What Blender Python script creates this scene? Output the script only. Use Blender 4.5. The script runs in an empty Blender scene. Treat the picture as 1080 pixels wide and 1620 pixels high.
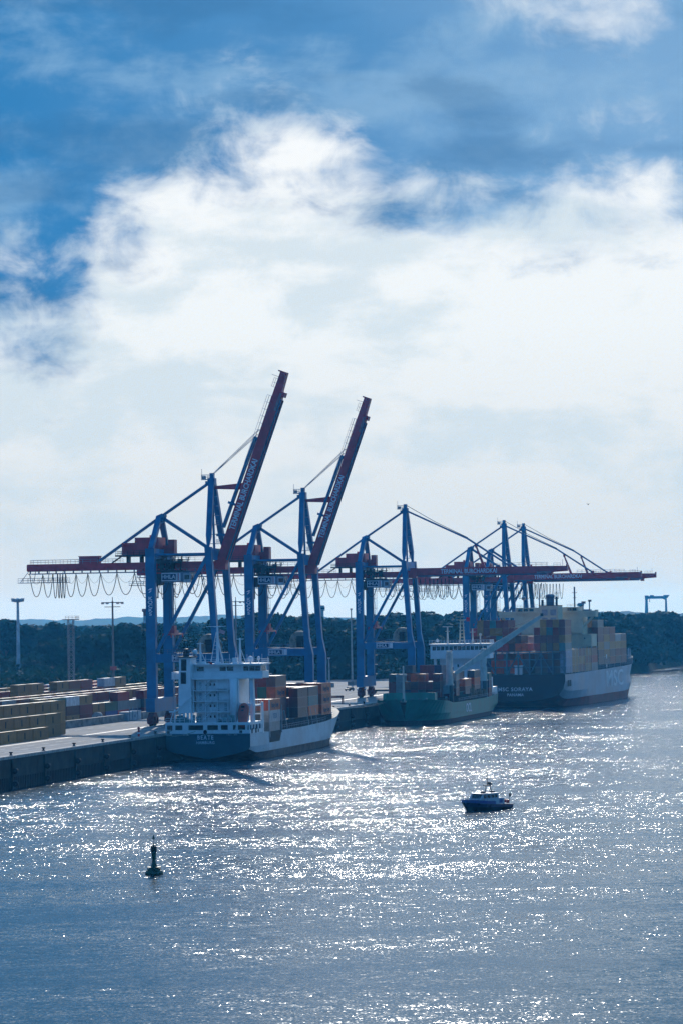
import bpy, math, random
import numpy as np
from mathutils import Vector, Matrix
R = math.radians
rnd = random.Random(7)
sc = bpy.context.scene
col = sc.collection

# ------------------------------------------------------------------ camera, sky, sun, exposure
CAM_H = 36.0; FPX = 5000.0; PITCH = math.atan(165.6 / FPX); ROLL = 0.0155
cam_d = bpy.data.cameras.new('camera'); cam = bpy.data.objects.new('camera', cam_d); col.objects.link(cam)
cam_d.sensor_fit = 'HORIZONTAL'; cam_d.sensor_width = 24.0; cam_d.lens = 24.0 * FPX / 1080.0
cam_d.clip_start = 1.0; cam_d.clip_end = 60000.0
_f = Vector((0, math.cos(PITCH), math.sin(PITCH))); _u = Vector((0, -math.sin(PITCH), math.cos(PITCH))); _x = Vector((1, 0, 0))
_r = _x * math.cos(ROLL) - _u * math.sin(ROLL); _up = _x * math.sin(ROLL) + _u * math.cos(ROLL)
M3 = Matrix((_r, _up, -_f)).transposed()
cam.matrix_world = Matrix.Translation((0, 0, CAM_H)) @ M3.to_4x4()
sc.camera = cam

SUN_AZ = R(0.3); SUN_EL = R(29.0)          # azimuth to the right of the view (+Y), elevation
sun_dir = Vector((math.sin(SUN_AZ) * math.cos(SUN_EL), math.cos(SUN_AZ) * math.cos(SUN_EL), math.sin(SUN_EL)))
sun_d = bpy.data.lights.new('sun', 'SUN'); sun_d.energy = 3.2; sun_d.angle = R(0.6); sun_d.color = (1.0, 0.95, 0.88)
sun = bpy.data.objects.new('sun', sun_d); col.objects.link(sun)
sun.rotation_euler = (-sun_dir).to_track_quat('-Z', 'Y').to_euler(); sun.location = (0, 300, 400)

sc.view_settings.view_transform = 'Standard'; sc.view_settings.look = 'None'
sc.view_settings.exposure = 0.0; sc.view_settings.gamma = 1.0
sc.cycles.max_bounces = 6; sc.cycles.diffuse_bounces = 2; sc.cycles.glossy_bounces = 3
sc.cycles.transmission_bounces = 4; sc.cycles.volume_bounces = 1; sc.cycles.transparent_max_bounces = 8
sc.cycles.sample_clamp_indirect = 3.0
sc.cycles.caustics_reflective = False; sc.cycles.caustics_refractive = False
sc.cycles.use_denoising = True; sc.cycles.denoising_prefilter = 'NONE'      # keeps the glitter on the water crisp
sc.cycles.use_adaptive_sampling = True; sc.cycles.adaptive_threshold = 0.01

world = bpy.data.worlds.new('World'); sc.world = world; world.use_nodes = True
class NT:
    """small helper to write node trees as expressions"""
    def __init__(s, nt): s.nt = nt; s.n = nt.nodes; s.l = nt.links
    def new(s, t, **kw):
        n = s.n.new(t)
        for k, v in kw.items(): setattr(n, k, v)
        return n
    def put(s, sock, v):
        if hasattr(v, 'is_output'): s.l.new(v, sock)
        else: sock.default_value = v
    def m(s, op, a, b=0.0, c=0.0, clamp=False):
        n = s.new('ShaderNodeMath', operation=op, use_clamp=clamp)
        for i, v in enumerate((a, b, c)):
            if i < len(n.inputs): s.put(n.inputs[i], v)
        return n.outputs[0]
    def vm(s, op, a, b=(0, 0, 0), out=0):
        n = s.new('ShaderNodeVectorMath', operation=op)
        s.put(n.inputs[0], a)
        if op == 'SCALE': s.put(n.inputs['Scale'], b)
        else: s.put(n.inputs[1], b)
        return n.outputs[out]
    def comb(s, x, y, z):
        n = s.new('ShaderNodeCombineXYZ')
        for i, v in enumerate((x, y, z)): s.put(n.inputs[i], v)
        return n.outputs[0]
    def sep(s, v):
        n = s.new('ShaderNodeSeparateXYZ'); s.put(n.inputs[0], v); return n.outputs
    def noise(s, vec, scale, detail=3.0, rough=0.5, dist=0.0, color=False):
        n = s.new('ShaderNodeTexNoise'); s.put(n.inputs['Vector'], vec)
        n.inputs['Scale'].default_value = scale; n.inputs['Detail'].default_value = detail
        n.inputs['Roughness'].default_value = rough; n.inputs['Distortion'].default_value = dist
        return n.outputs['Color' if color else 'Fac']
    def ss(s, v, a, b):
        n = s.new('ShaderNodeMapRange', interpolation_type='SMOOTHSTEP'); s.put(n.inputs[0], v)
        n.inputs[1].default_value = a; n.inputs[2].default_value = b
        return n.outputs[0]
    def lin(s, v, a, b, c=0.0, d=1.0):
        n = s.new('ShaderNodeMapRange'); s.put(n.inputs[0], v)
        for i, q in enumerate((a, b, c, d)): n.inputs[1 + i].default_value = q
        return n.outputs[0]
    def mix(s, f, a, b, blend='MIX'):
        n = s.new('ShaderNodeMix', data_type='RGBA', blend_type=blend)
        s.put(n.inputs[0], f)
        for i, v in ((6, a), (7, b)):
            if not hasattr(v, 'is_output') and len(v) == 3: v = (*v, 1.0)
            s.put(n.inputs[i], v)
        return n.outputs[2]
    def ramp(s, v, stops, interp='LINEAR'):
        n = s.new('ShaderNodeValToRGB'); s.put(n.inputs[0], v); e = n.color_ramp.elements
        n.color_ramp.interpolation = interp
        while len(e) > 1: e.remove(e[-1])
        for i, (p, c) in enumerate(stops):
            q = e[0] if i == 0 else e.new(p)
            q.position = p; q.color = (c, c, c, 1) if isinstance(c, float) else (*c, 1)
        return n.outputs[0]

def build_world():
    nt = world.node_tree
    for n in list(nt.nodes): nt.nodes.remove(n)
    g = NT(nt)
    out = g.new('ShaderNodeOutputWorld'); bg = g.new('ShaderNodeBackground'); bg.inputs[1].default_value = 0.14
    g.l.new(bg.outputs[0], out.inputs[0])
    sky = g.new('ShaderNodeTexSky', sky_type='NISHITA'); sky.sun_disc = False
    sky.sun_elevation = SUN_EL; sky.sun_rotation = SUN_AZ
    sky.air_density = 1.0; sky.dust_density = 0.6; sky.ozone_density = 3.0; sky.altitude = 0
    d = g.new('ShaderNodeTexCoord').outputs['Generated']
    x, y, z = g.sep(d)
    az = g.m('MULTIPLY', g.m('ARCTAN2', x, y), 57.29578)
    el = g.m('MULTIPLY', g.m('ARCSINE', z), 57.29578)
    # height of the white cloud bank's upper edge against azimuth
    def E(v): return v / 12.0
    edge = g.m('MULTIPLY', g.ramp(g.lin(az, -7, 7), [(0.0, E(5.5)), (.15, E(5.7)), (.21, E(7.0)), (.31, E(8.2)), (.40, E(9.0)),
                                                     (.50, E(8.5)), (.58, E(7.4)), (.72, E(7.3)), (.86, E(7.5)), (1.0, E(7.8))], 'EASE'), 12.0)
    p = g.comb(g.m('MULTIPLY', az, 0.30), g.m('MULTIPLY', el, 0.80), 3.1)
    n1 = g.noise(p, 0.95, 8, 0.50, 0.2)
    n2 = g.noise(g.vm('ADD', p, (17.3, 4.2, 2.0)), 0.42, 4, 0.5)
    n3 = g.noise(g.vm('ADD', p, (5.3, 9.2, 6.0)), 0.8, 8, 0.55, 0.2)
    n4 = g.noise(g.comb(g.m('MULTIPLY', az, 0.62), g.m('MULTIPLY', el, 0.80), 9.0), 1.35, 7, 0.58, 0.35)
    q = g.m('ADD', g.m('SUBTRACT', edge, el), g.m('MULTIPLY', g.m('SUBTRACT', n1, 0.5), 4.4))
    q = g.m('ADD', q, g.m('MULTIPLY', g.m('SUBTRACT', n2, 0.5), 2.4))
    q = g.m('ADD', q, g.m('MULTIPLY', g.m('SUBTRACT', n4, 0.5), 4.2))
    white = g.ss(q, -1.0, 1.2)
    # the thin bright gap high on the right
    gx = g.m('DIVIDE', g.m('SUBTRACT', az, 4.4), 1.5); gy = g.m('DIVIDE', g.m('SUBTRACT', el, 12.3), 1.5)
    gap = g.m('SUBTRACT', g.m('ADD', 1.0, g.m('MULTIPLY', g.m('SUBTRACT', n4, 0.5), 6.0)), g.m('ADD', g.m('MULTIPLY', gx, gx), g.m('MULTIPLY', gy, gy)))
    white = g.m('MAXIMUM', white, g.m('MULTIPLY', g.ss(gap, -1.7, 1.9), 0.85))
    # colours of the bank: bluish white at the horizon, white above
    cw = g.ramp(g.lin(el, -1, 11), [(0.0, (.60, .665, .70)), (.10, (.635, .70, .735)), (.22, (.69, .75, .78)), (.36, (.78, .83, .855)), (.52, (.86, .91, .93)), (.80, (.93, .96, .975)), (1.0, (.93, .96, .98))])
    cw = g.mix(g.m('MULTIPLY', g.ss(g.m('ADD', n3, g.m('MULTIPLY', g.m('SUBTRACT', n4, .5), .4)), 0.44, 0.62), 0.62), cw, (.56, .69, .775))
    cb = g.mix(g.ss(g.m('ADD', az, g.m('MULTIPLY', g.m('SUBTRACT', n2, .5), 9.0)), -6.0, 7.0), (.030, .205, .48), (.20, .39, .64))
    cb = g.mix(g.m('MULTIPLY', g.ss(g.m('ADD', n3, g.m('MULTIPLY', g.m('SUBTRACT', n4, .5), .5)), 0.42, 0.70), 0.55), cb, (.30, .50, .71))
    cb = g.mix(g.m('MULTIPLY', g.ss(n1, 0.54, 0.35), 0.5), cb, (.045, .17, .37))
    near = g.mix(white, cb, cw)
    # the same banks go on round the horizon, dimmer away from the sun; above them scattered cloud in the clear sky
    sd = g.vm('DOT_PRODUCT', d, tuple(sun_dir), out=1)
    fwd = g.ss(sd, -0.15, 0.80)
    dim = g.mix(fwd, (.16, .46, .82), (1, 1, 1))
    near = g.mix(1.0, near, dim, 'MULTIPLY')
    dz = g.vm('DIVIDE', d, g.comb(g.m('ADD', g.m('ABSOLUTE', z), .12), g.m('ADD', g.m('ABSOLUTE', z), .12), g.m('ADD', g.m('ABSOLUTE', z), .12)))
    n5 = g.noise(dz, 1.3, 6, .55)
    cl = g.m('MULTIPLY', g.ss(n5, 0.52, 0.66), 0.6)
    skyc = g.mix(1.0, sky.outputs[0], (0.48, 1.14, 1.5), 'MULTIPLY')
    cloudc = g.mix(fwd, (.8, 2.0, 3.4), (3.6, 4.6, 5.4))
    high = g.mix(cl, skyc, cloudc)
    near10 = g.vm('SCALE', near, 7.143)
    f = g.ss(el, 16.0, 40.0)
    g.l.new(g.mix(f, near10, high), bg.inputs[0])
build_world()

# ------------------------------------------------------------------ frame of the quay: s runs along it, t to the water
QX, QY, TH = -72.8, 674.4, R(12.35)
SX, SY = math.sin(TH), math.cos(TH)
QZ = 7.0
def XY(s, t): return (QX + s * SX + t * SY, QY + s * SY - t * SX)
def LOC(s, t, z): return (*XY(s, t), z)

# ------------------------------------------------------------------ materials
MATS = {}
def mat(name, color=(.5, .5, .5), rough=.5, metal=0.0, var=.18, scale=.6, spec=.5, streak=0.0, streak_col=(.12, .07, .04), objcol=False, emit=None):
    if name in MATS: return MATS[name]
    m = bpy.data.materials.new(name); m.use_nodes = True; nt = m.node_tree
    for n in list(nt.nodes): nt.nodes.remove(n)
    g = NT(nt); o = g.new('ShaderNodeOutputMaterial'); b = g.new('ShaderNodeBsdfPrincipled'); g.l.new(b.outputs[0], o.inputs[0])
    pos = g.new('ShaderNodeNewGeometry').outputs['Position']
    if objcol:
        oi = g.new('ShaderNodeObjectInfo'); base = oi.outputs['Color']
        pos = g.vm('ADD', pos, g.vm('SCALE', g.comb(oi.outputs['Random'], oi.outputs['Random'], oi.outputs['Random']), 90.0))
    else: base = (*color, 1.0)
    n1 = g.noise(pos, scale, 5, .6)
    dark = g.mix(1.0, base, (1 - var * 1.6,) * 3, 'MULTIPLY'); light = g.mix(1.0, base, (1 + var,) * 3, 'MULTIPLY')
    c = g.mix(g.ss(n1, .3, .7), dark, light)
    if streak > 0:
        sx, sy, sz = g.sep(pos)
        ns = g.noise(g.comb(g.m('MULTIPLY', sx, 1.7), g.m('MULTIPLY', sy, 1.7), g.m('MULTIPLY', sz, .10)), .8, 5, .65)
        nb = g.noise(pos, .09, 3, .5)
        c = g.mix(g.m('MULTIPLY', g.m('MULTIPLY', g.ss(ns, .52, .75), g.ss(nb, .35, .65)), streak), c, streak_col)
    g.l.new(c, b.inputs['Base Color'])
    b.inputs['Metallic'].default_value = metal; b.inputs['Specular IOR Level'].default_value = spec
    g.l.new(g.lin(n1, .2, .8, max(.02, rough - .08), min(1, rough + .1)), b.inputs['Roughness'])
    if emit: b.inputs['Emission Color'].default_value = (*emit[0], 1); b.inputs['Emission Strength'].default_value = emit[1]
    MATS[name] = m; return m

BLUE = mat('crane_blue', (.002, .165, .345), .42, var=.15, scale=.35, streak=.25, streak_col=(.02, .07, .16))
BLUEL = mat('crane_blue_sunlit', (.06, .28, .52), .5, var=.2, scale=.4, streak=.4, streak_col=(.04, .10, .2))  # paler copy of the crane blue: sunlight on the cross beams painted in
RED = mat('crane_red', (.62, .050, .075), .45, var=.15, scale=.4, streak=.25, streak_col=(.07, .02, .03))
DRED = mat('bogie_red', (.16, .022, .028), .6, var=.3, scale=1.5)
STEEL = mat('galvanised', (.33, .37, .42), .45, metal=.2)
DARK = mat('dark_steel', (.018, .022, .030), .6)
GREYB = mat('rail_grey', (.10, .15, .24), .5)
BLACK = mat('black_rubber', (.010, .011, .013), .7)
WHITE = mat('white_paint', (.80, .80, .80), .45, var=.06, scale=.5, streak=.25, streak_col=(.45, .36, .28))
OFFW = mat('ship_white', (.88, .89, .89), .45, var=.05, scale=.5, streak=.35, streak_col=(.50, .42, .34))
CREAM = mat('ship_cream', (.74, .62, .42), .5, var=.08, scale=.4, streak=.4, streak_col=(.35, .22, .12))
LETTER = mat('letter_white', (.85, .87, .90), .5, var=.05)
NAVY = mat('sign_navy', (.012, .035, .11), .5, var=.05)
SIGNRED = mat('sign_red', (.5, .03, .05), .5, var=.05)
GLASS = mat('window_glass', (.012, .022, .030), .08, spec=.6, var=.05)
CONC = mat('concrete', (.30, .29, .27), .8, var=.3, scale=.35, streak=.5, streak_col=(.08, .08, .07))
REELM = mat('reel_grey', (.42, .34, .26), .6, var=.3, scale=1.0)
CPAINT = mat('container_paint', rough=.38, var=.16, scale=.7, objcol=True, streak=.35)
WOOD = mat('grey_timber', (.16, .13, .11), .8)

# ------------------------------------------------------------------ mesh building
class MB:
    def __init__(s): s.v = []; s.f = []
    def box(s, x0, x1, y0, y1, z0, z1):
        b = len(s.v)
        s.v += [(x, y, z) for z in (z0, z1) for y in (y0, y1) for x in (x0, x1)]
        s.f += [tuple(b + i for i in q) for q in ((0, 2, 3, 1), (4, 5, 7, 6), (0, 1, 5, 4), (1, 3, 7, 5), (3, 2, 6, 7), (2, 0, 4, 6))]
        return s
    def beam(s, p0, p1, w, h=None, w1=None, h1=None):
        h = w if h is None else h; w1 = w if w1 is None else w1; h1 = h if h1 is None else h1
        a, b_ = Vector(p0), Vector(p1); d = (b_ - a).normalized()
        up = Vector((0, 0, 1)) if abs(d.z) < .95 else Vector((0, 1, 0))
        r = d.cross(up).normalized(); u = r.cross(d).normalized(); b = len(s.v)
        for p, ww, hh in ((a, w, h), (b_, w1, h1)):
            for i, j in ((-1, -1), (1, -1), (1, 1), (-1, 1)): s.v.append(tuple(p + r * (i * ww / 2) + u * (j * hh / 2)))
        s.f += [tuple(b + i for i in q) for q in ((0, 1, 2, 3), (7, 6, 5, 4), (0, 4, 5, 1), (1, 5, 6, 2), (2, 6, 7, 3), (3, 7, 4, 0))]
        return s
    def tube(s, pts, r, n=6, r1=None, cap=True):
        pts = [Vector(p) for p in pts]; b = len(s.v); N = len(pts)
        for i, p in enumerate(pts):
            d = (pts[min(i + 1, N - 1)] - pts[max(i - 1, 0)]).normalized()
            ref = Vector((0, 0, 1)) if abs(d.z) < .9 else Vector((0, 1, 0))
            a = d.cross(ref).normalized(); c = a.cross(d)
            rr = r if r1 is None else r + (r1 - r) * i / (N - 1)
            for k in range(n):
                t = 2 * math.pi * k / n; s.v.append(tuple(p + a * (rr * math.cos(t)) + c * (rr * math.sin(t))))
        for i in range(N - 1):
            for k in range(n):
                s.f.append((b + i * n + k, b + i * n + (k + 1) % n, b + (i + 1) * n + (k + 1) % n, b + (i + 1) * n + k))
        if cap: s.f += [tuple(b + k for k in range(n))[::-1], tuple(b + (N - 1) * n + k for k in range(n))]
        return s
    def lathe(s, c, prof, n=12, axis='z'):
        b = len(s.v)
        for r, h in prof:
            for k in range(n):
                t = 2 * math.pi * k / n; q = (r * math.cos(t), r * math.sin(t), h)
                if axis == 'y': q = (q[0], q[2], q[1])
                if axis == 'x': q = (q[2], q[0], q[1])
                s.v.append((c[0] + q[0], c[1] + q[1], c[2] + q[2]))
        for i in range(len(prof) - 1):
            for k in range(n): s.f.append((b + i * n + k, b + i * n + (k + 1) % n, b + (i + 1) * n + (k + 1) % n, b + (i + 1) * n + k))
        s.f += [tuple(b + k for k in range(n))[::-1], tuple(b + (len(prof) - 1) * n + k for k in range(n))]
        return s
    def prism(s, poly, a0, a1, axis='y'):
        """polygon in (x,z) extruded along y, or in (y,z) along x, or (x,y) along z"""
        b = len(s.v); n = len(poly)
        for a in (a0, a1):
            for p, q in poly: s.v.append({'y': (p, a, q), 'x': (a, p, q), 'z': (p, q, a)}[axis])
        s.f += [tuple(range(b, b + n)), tuple(range(b + 2 * n - 1, b + n - 1, -1))]
        s.f += [(b + i, b + n + i, b + n + (i + 1) % n, b + (i + 1) % n) for i in range(n)]
        return s
    def rail(s, pts, h=1.1, step=2.0, r=.05, bars=2):
        """guard rail along a polyline"""
        for a, b in zip(pts, pts[1:]):
            a, b = Vector(a), Vector(b); L = (b - a).length; n = max(1, round(L / step))
            for k in range(1, bars + 1):
                o = Vector((0, 0, h * k / bars)); s.beam(a + o, b + o, r * 1.6)
            for i in range(n + 1):
                p = a.lerp(b, i / n); s.beam(p, p + Vector((0, 0, h)), r * 1.6)
        return s
    def mesh(s, name, m=None, smooth=False):
        me = bpy.data.meshes.new(name); me.from_pydata([tuple(v) for v in s.v], [], s.f); me.validate(); me.update()
        if m is not None: me.materials.append(m)
        if smooth:
            me.polygons.foreach_set('use_smooth', [True] * len(me.polygons))
        return me
    def build(s, name, m, parent=None, loc=(0, 0, 0), rot=(0, 0, 0), smooth=False):
        return obj(name, s.mesh(name, m, smooth), parent, loc, rot)

def obj(name, data, parent=None, loc=(0, 0, 0), rot=(0, 0, 0)):
    o = bpy.data.objects.new(name, data); col.objects.link(o); o.parent = parent; o.location = loc; o.rotation_euler = rot
    return o
def tag(o, label, cat, group=None, kind=None):
    o['label'] = label; o['category'] = cat
    if group: o['group'] = group
    if kind: o['kind'] = kind
    return o
def thing(name, label, cat, loc, rz=-TH, group=None):
    return tag(obj(name, None, None, loc, (0, 0, rz)), label, cat, group)
def structure(o): o['kind'] = 'structure'; return o
def copy_tree(o, parent=None):
    c = o.copy(); col.objects.link(c); c.parent = parent
    for ch in list(o.children): copy_tree(ch, c)
    return c
def text(s, size, name, m, parent, loc, rot, offset=0.0, spacing=1.0, sx=1.0, align='CENTER', extrude=.015):
    cu = bpy.data.curves.new(name, 'FONT'); cu.body = s; cu.size = size; cu.align_x = align; cu.align_y = 'CENTER'
    cu.offset = offset; cu.extrude = extrude; cu.space_character = spacing; cu.resolution_u = 3; cu.space_line = .85
    t = bpy.data.objects.new('tmp', cu); col.objects.link(t)
    me = bpy.data.meshes.new_from_object(t.evaluated_get(bpy.context.evaluated_depsgraph_get()))
    bpy.data.objects.remove(t); bpy.data.curves.remove(cu)
    me.name = name; me.materials.clear(); me.materials.append(m)
    o = obj(name, me, parent, loc, rot); o.scale = (sx, 1, 1)
    return o
FACE_NEAR = (R(90), 0, 0)        # lettering that faces -y (along the quay towards the camera)
FACE_WATER = (R(90), 0, R(90))   # lettering that faces +x (to the water)
ORD = ['', 'first', 'second', 'third', 'fourth', 'fifth', 'sixth', 'seventh', 'eighth', 'ninth', 'tenth', 'eleventh', 'twelfth', 'thirteenth', 'fourteenth', 'fifteenth', 'sixteenth']
for _ in range(17, 60): ORD.append(str(_) + 'th')

# ------------------------------------------------------------------ water
def build_water():
    m = bpy.data.materials.new('river_water'); m.use_nodes = True; nt = m.node_tree
    for n in list(nt.nodes): nt.nodes.remove(n)
    g = NT(nt); o = g.new('ShaderNodeOutputMaterial'); b = g.new('ShaderNodeBsdfPrincipled'); g.l.new(b.outputs[0], o.inputs[0])
    b.inputs['Base Color'].default_value = (.014, .055, .075, 1); b.inputs['IOR'].default_value = 1.33
    b.inputs['Roughness'].default_value = .11; b.inputs['Specular IOR Level'].default_value = .5
    pos = g.new('ShaderNodeNewGeometry').outputs['Position']
    px, py, pz = g.sep(pos)
    def slope(scale, amp, det, off, sy=1.0):
        v = g.vm('ADD', g.comb(g.m('MULTIPLY', px, .6), g.m('MULTIPLY', py, sy), pz), off)
        c = g.noise(v, scale, det, .55, color=True)
        return g.vm('SCALE', g.vm('SUBTRACT', c, (.5, .5, .5)), amp)
    s1 = slope(.06, .16, 2, (3, 7, 1), .6)
    s2 = slope(.8, .75, 3, (31, 17, 4), .8)
    s3 = slope(4.2, 1.5, 2, (11, 57, 9))
    gust = g.noise(g.comb(g.m('MULTIPLY', px, .35), py, 0.0), .011, 3, .6)
    gust2 = g.noise(g.comb(g.m('MULTIPLY', px, .40), py, 5.0), .045, 5, .68, .6)
    k = g.m('ADD', g.lin(gust, .3, .7, .22, .36), g.m('MULTIPLY', g.ss(gust2, .32, .70), .33))
    k = g.m('MULTIPLY', k, g.lin(g.ss(py, 320, 520), 0, 1, .54, 1.0))      # calmer towards the near bank
    sl = g.vm('SCALE', g.vm('ADD', g.vm('ADD', s2, s3), s1), k)
    nx, ny, nz = g.sep(sl)
    nrm = g.vm('NORMALIZE', g.comb(g.m('MULTIPLY', nx, 1.5), g.m('SUBTRACT', ny, .06), 1.0))   # faces of the waves turned to the shore show, their backs are hidden
    g.l.new(nrm, b.inputs['Normal'])
    mb = MB(); mb.v = [(-9000, -200, 0), (16000, -200, 0), (16000, 15000, 0), (-9000, 15000, 0)]; mb.f = [(0, 1, 2, 3)]
    structure(mb.build('water', m))
build_water()

# ------------------------------------------------------------------ land and quay
def build_ground():
    m = bpy.data.materials.new('quay_surface'); m.use_nodes = True; nt = m.node_tree
    for n in list(nt.nodes): nt.nodes.remove(n)
    g = NT(nt); o = g.new('ShaderNodeOutputMaterial'); b = g.new('ShaderNodeBsdfPrincipled'); g.l.new(b.outputs[0], o.inputs[0])
    tc = g.new('ShaderNodeTexCoord').outputs['Object']
    x, y, z = g.sep(tc)
    n1 = g.noise(g.comb(g.m('MULTIPLY', x, .55), g.m('MULTIPLY', y, .06), 0.0), .8, 5, .6)
    n2 = g.noise(tc, .05, 4, .6)
    n3 = g.noise(tc, 1.3, 4, .6)
    c = g.mix(g.ss(n1, .3, .7), (.15, .15, .15), (.33, .33, .32))
    c = g.mix(g.m('MULTIPLY', g.ss(n2, .45, .7), .5), c, (.13, .13, .13))
    c = g.mix(g.m('MULTIPLY', g.ss(n3, .55, .75), .35), c, (.09, .09, .09))
    g.l.new(c, b.inputs['Base Color'])
    g.l.new(g.lin(n1, .3, .7, .8, .95), b.inputs['Roughness']); b.inputs['Specular IOR Level'].default_value = .25
    mb = MB(); xs = [-5000, -600, -200, -60, -1.6]
    mb.v = [(-6000, -300, 0), (-1.6, -300, 0), (-1.6, 860, 0), (-6000, 860, 0)]; mb.f = [(0, 1, 2, 3)]
    structure(mb.build('quay_ground', m, None, LOC(0, 0, QZ), (0, 0, -TH)))
    gm = mat('rough_grass', (.02, .04, .016), .95, var=.5, scale=.08, spec=.05)
    mb = MB(); mb.v = [(-9000, 860, 0), (-1.6, 860, 0), (-16, 905, 0), (-20, 1500, 0), (60, 3000, 0), (500, 13000, 0), (-9000, 13000, 0)]; mb.f = [tuple(range(7))]
    n = len(mb.v)     # sloping bank down to the river
    mb.v += [(-11, 905, -9), (-15, 1500, -9), (66, 3000, -9), (506, 13000, -9)]
    mb.f += [(2, 7, 8, 3), (3, 8, 9, 4), (4, 9, 10, 5)]
    structure(mb.build('land', gm, None, LOC(0, 0, QZ - .05), (0, 0, -TH)))
build_ground()

def build_quay():
    w = thing('quay_wall', 'long dark quay wall of concrete panels above sheet piling', 'quay wall', LOC(0, 0, 0))
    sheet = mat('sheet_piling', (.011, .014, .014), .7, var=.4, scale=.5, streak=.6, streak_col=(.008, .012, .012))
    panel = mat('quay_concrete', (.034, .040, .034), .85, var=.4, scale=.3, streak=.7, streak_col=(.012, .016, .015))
    cop = mat('coping_stone', (.40, .38, .35), .8, var=.3, scale=1.2)
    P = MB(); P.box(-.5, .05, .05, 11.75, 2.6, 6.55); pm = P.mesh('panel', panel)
    C = MB(); C.box(-1.6, .22, .04, 5.82, 6.55, 7.16); C.box(-1.45, .05, .2, 5.7, 7.16, 7.2); cm = C.mesh('coping', cop)
    for i in range(-4, 46):
        y = i * 11.8
        if 12 < i < 23: pass
        obj('panel', pm, w, (rnd.uniform(-.05, .05), y, rnd.uniform(-.04, .04)))
    for i in range(-8, 70): obj('coping_stone', cm, w, (0, i * 5.9, 0))
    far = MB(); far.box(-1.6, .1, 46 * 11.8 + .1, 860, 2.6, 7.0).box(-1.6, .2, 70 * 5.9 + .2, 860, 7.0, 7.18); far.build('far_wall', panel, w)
    S = MB()   # corrugated piles
    pts = []; y = -60.0
    while y < 860:
        st = 1.2 if y < 480 else 4.8
        pts += [(-.10, y), (-.10, y + st * .38), (-.48, y + st * .5), (-.48, y + st * .88)]; y += st
    for a, b in zip(pts, pts[1:]):
        k = len(S.v); S.v += [(a[0], a[1], -3), (b[0], b[1], -3), (b[0], b[1], 2.75), (a[0], a[1], 2.75)]; S.f.append((k, k + 1, k + 2, k + 3))
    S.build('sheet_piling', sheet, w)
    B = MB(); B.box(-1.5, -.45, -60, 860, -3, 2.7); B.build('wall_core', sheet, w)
    F = MB(); F.box(-.02, .42, -.45, .45, -.5, 6.3); fp = F.mesh('fender_post', panel)
    for i in range(-2, 22): obj('fender_post', fp, w, (0, 5.4 + i * 22.9, 0))
    # round fenders and bollards
    fm = MB().lathe((0, 0, 0), [(.28, -.85), (.28, -.7), (.78, -.7), (.85, -.55), (.85, .55), (.78, .7), (.28, .7), (.28, .85)], 16, 'y').mesh('drum', BLACK, True)
    hub = MB().lathe((0, 0, 0), [(.3, -.95), (.3, .95)], 10, 'y').box(-.6, 0, -.95, -.88, -.15, .15).box(-.6, 0, .88, .95, -.15, .15).mesh('axle', DARK)
    bm = MB().lathe((0, 0, 0), [(.42, 0), (.42, .08), (.24, .14), (.22, .45), (.42, .56), (.45, .70), (.30, .80), (.05, .84)], 12).mesh('bollard_head', DARK, True)
    n = 0
    for i in range(-1, 21):
        y = 5.4 + i * 22.9
        seen = y < 120 or 270 < y < 400
        if not seen: continue
        n += 1
        for zz, wd in ((3.9, 'upper'), (1.2, 'lower')):
            t = thing('roller_fender', f'{wd} black roller fender on the quay wall, {ORD[n]} pair from the left', 'fender', LOC(y, .9, zz), -TH, 'roller fenders along the quay wall')
            obj('drum', fm, t); obj('axle', hub, t); t.scale = (.74, .74, .74)
        b = obj('bollard', bm, None, LOC(y + 2.2, -.8, 7.2), (0, 0, -TH))
        tag(b, f'squat dark mooring bollard on the quay edge, {ORD[n]} from the left', 'bollard', 'bollards along the quay edge')
    # crane rails
    for t, nm in ((-2.0, 'water side'), (-20.2, 'land side')):
        r = MB().box(-.07, .07, -60, 860, 0, .05).box(-.6, .6, -60, 860, -.02, .012).build('crane_rail', mat('rail_steel', (.10, .10, .11), .4, metal=.5), None, LOC(0, t, QZ), (0, 0, -TH))
        structure(r)
    # painted lane lines
    pm = mat('road_paint', (.62, .62, .58), .7, var=.3, scale=.9)
    L = MB()
    for t in (-9.0, -14.5, -33.5):
        y = -60.0
        while y < 560:
            L.box(t - .12, t + .12, y, y + 5.5, .004, .010); y += 11.0
    structure(L.build('lane_markings', pm, None, LOC(0, 0, QZ), (0, 0, -TH)))
build_quay()

# ------------------------------------------------------------------ container shapes, shared by all
def container_mesh(L, W=2.44, H=2.59):
    mb = MB(); e = .06
    mb.box(e, W - e, e, L - e, .12, H - .05)             # recessed skin
    for x in (0, W - .16):
        for y in (0, L - .16): mb.box(x, x + .16, y, y + .16, 0, H)
    for x in (0, W - .10):
        mb.box(x, x + .10, .16, L - .16, 0, .16); mb.box(x, x + .10, .16, L - .16, H - .12, H)
    for y in (0, L - .10):
        mb.box(.16, W - .16, y, y + .10, 0, .16); mb.box(.16, W - .16, y, y + .10, H - .14, H)
    n = int(L / .9)                                       # pressed ribs on the long sides
    for i in range(n):
        y = .3 + (L - .6) * (i + .25) / n
        mb.box(e - .035, e, y, y + .42, .16, H - .12); mb.box(W - e, W - e + .035, y, y + .42, .16, H - .12)
    mb.box(W / 2 - .03, W / 2 + .03, e - .03, e, .16, H - .14)
    for x in (.5, .95, W - .95, W - .5): mb.box(x - .025, x + .025, .0, .05, .1, H - .1)   # locking bars
    return mb.mesh('container', CPAINT)
C40 = container_mesh(12.19); C20 = container_mesh(6.06); C40H = container_mesh(12.19, 2.44, 2.89); CS = container_mesh(12.19, 2.33, 2.93)
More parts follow.
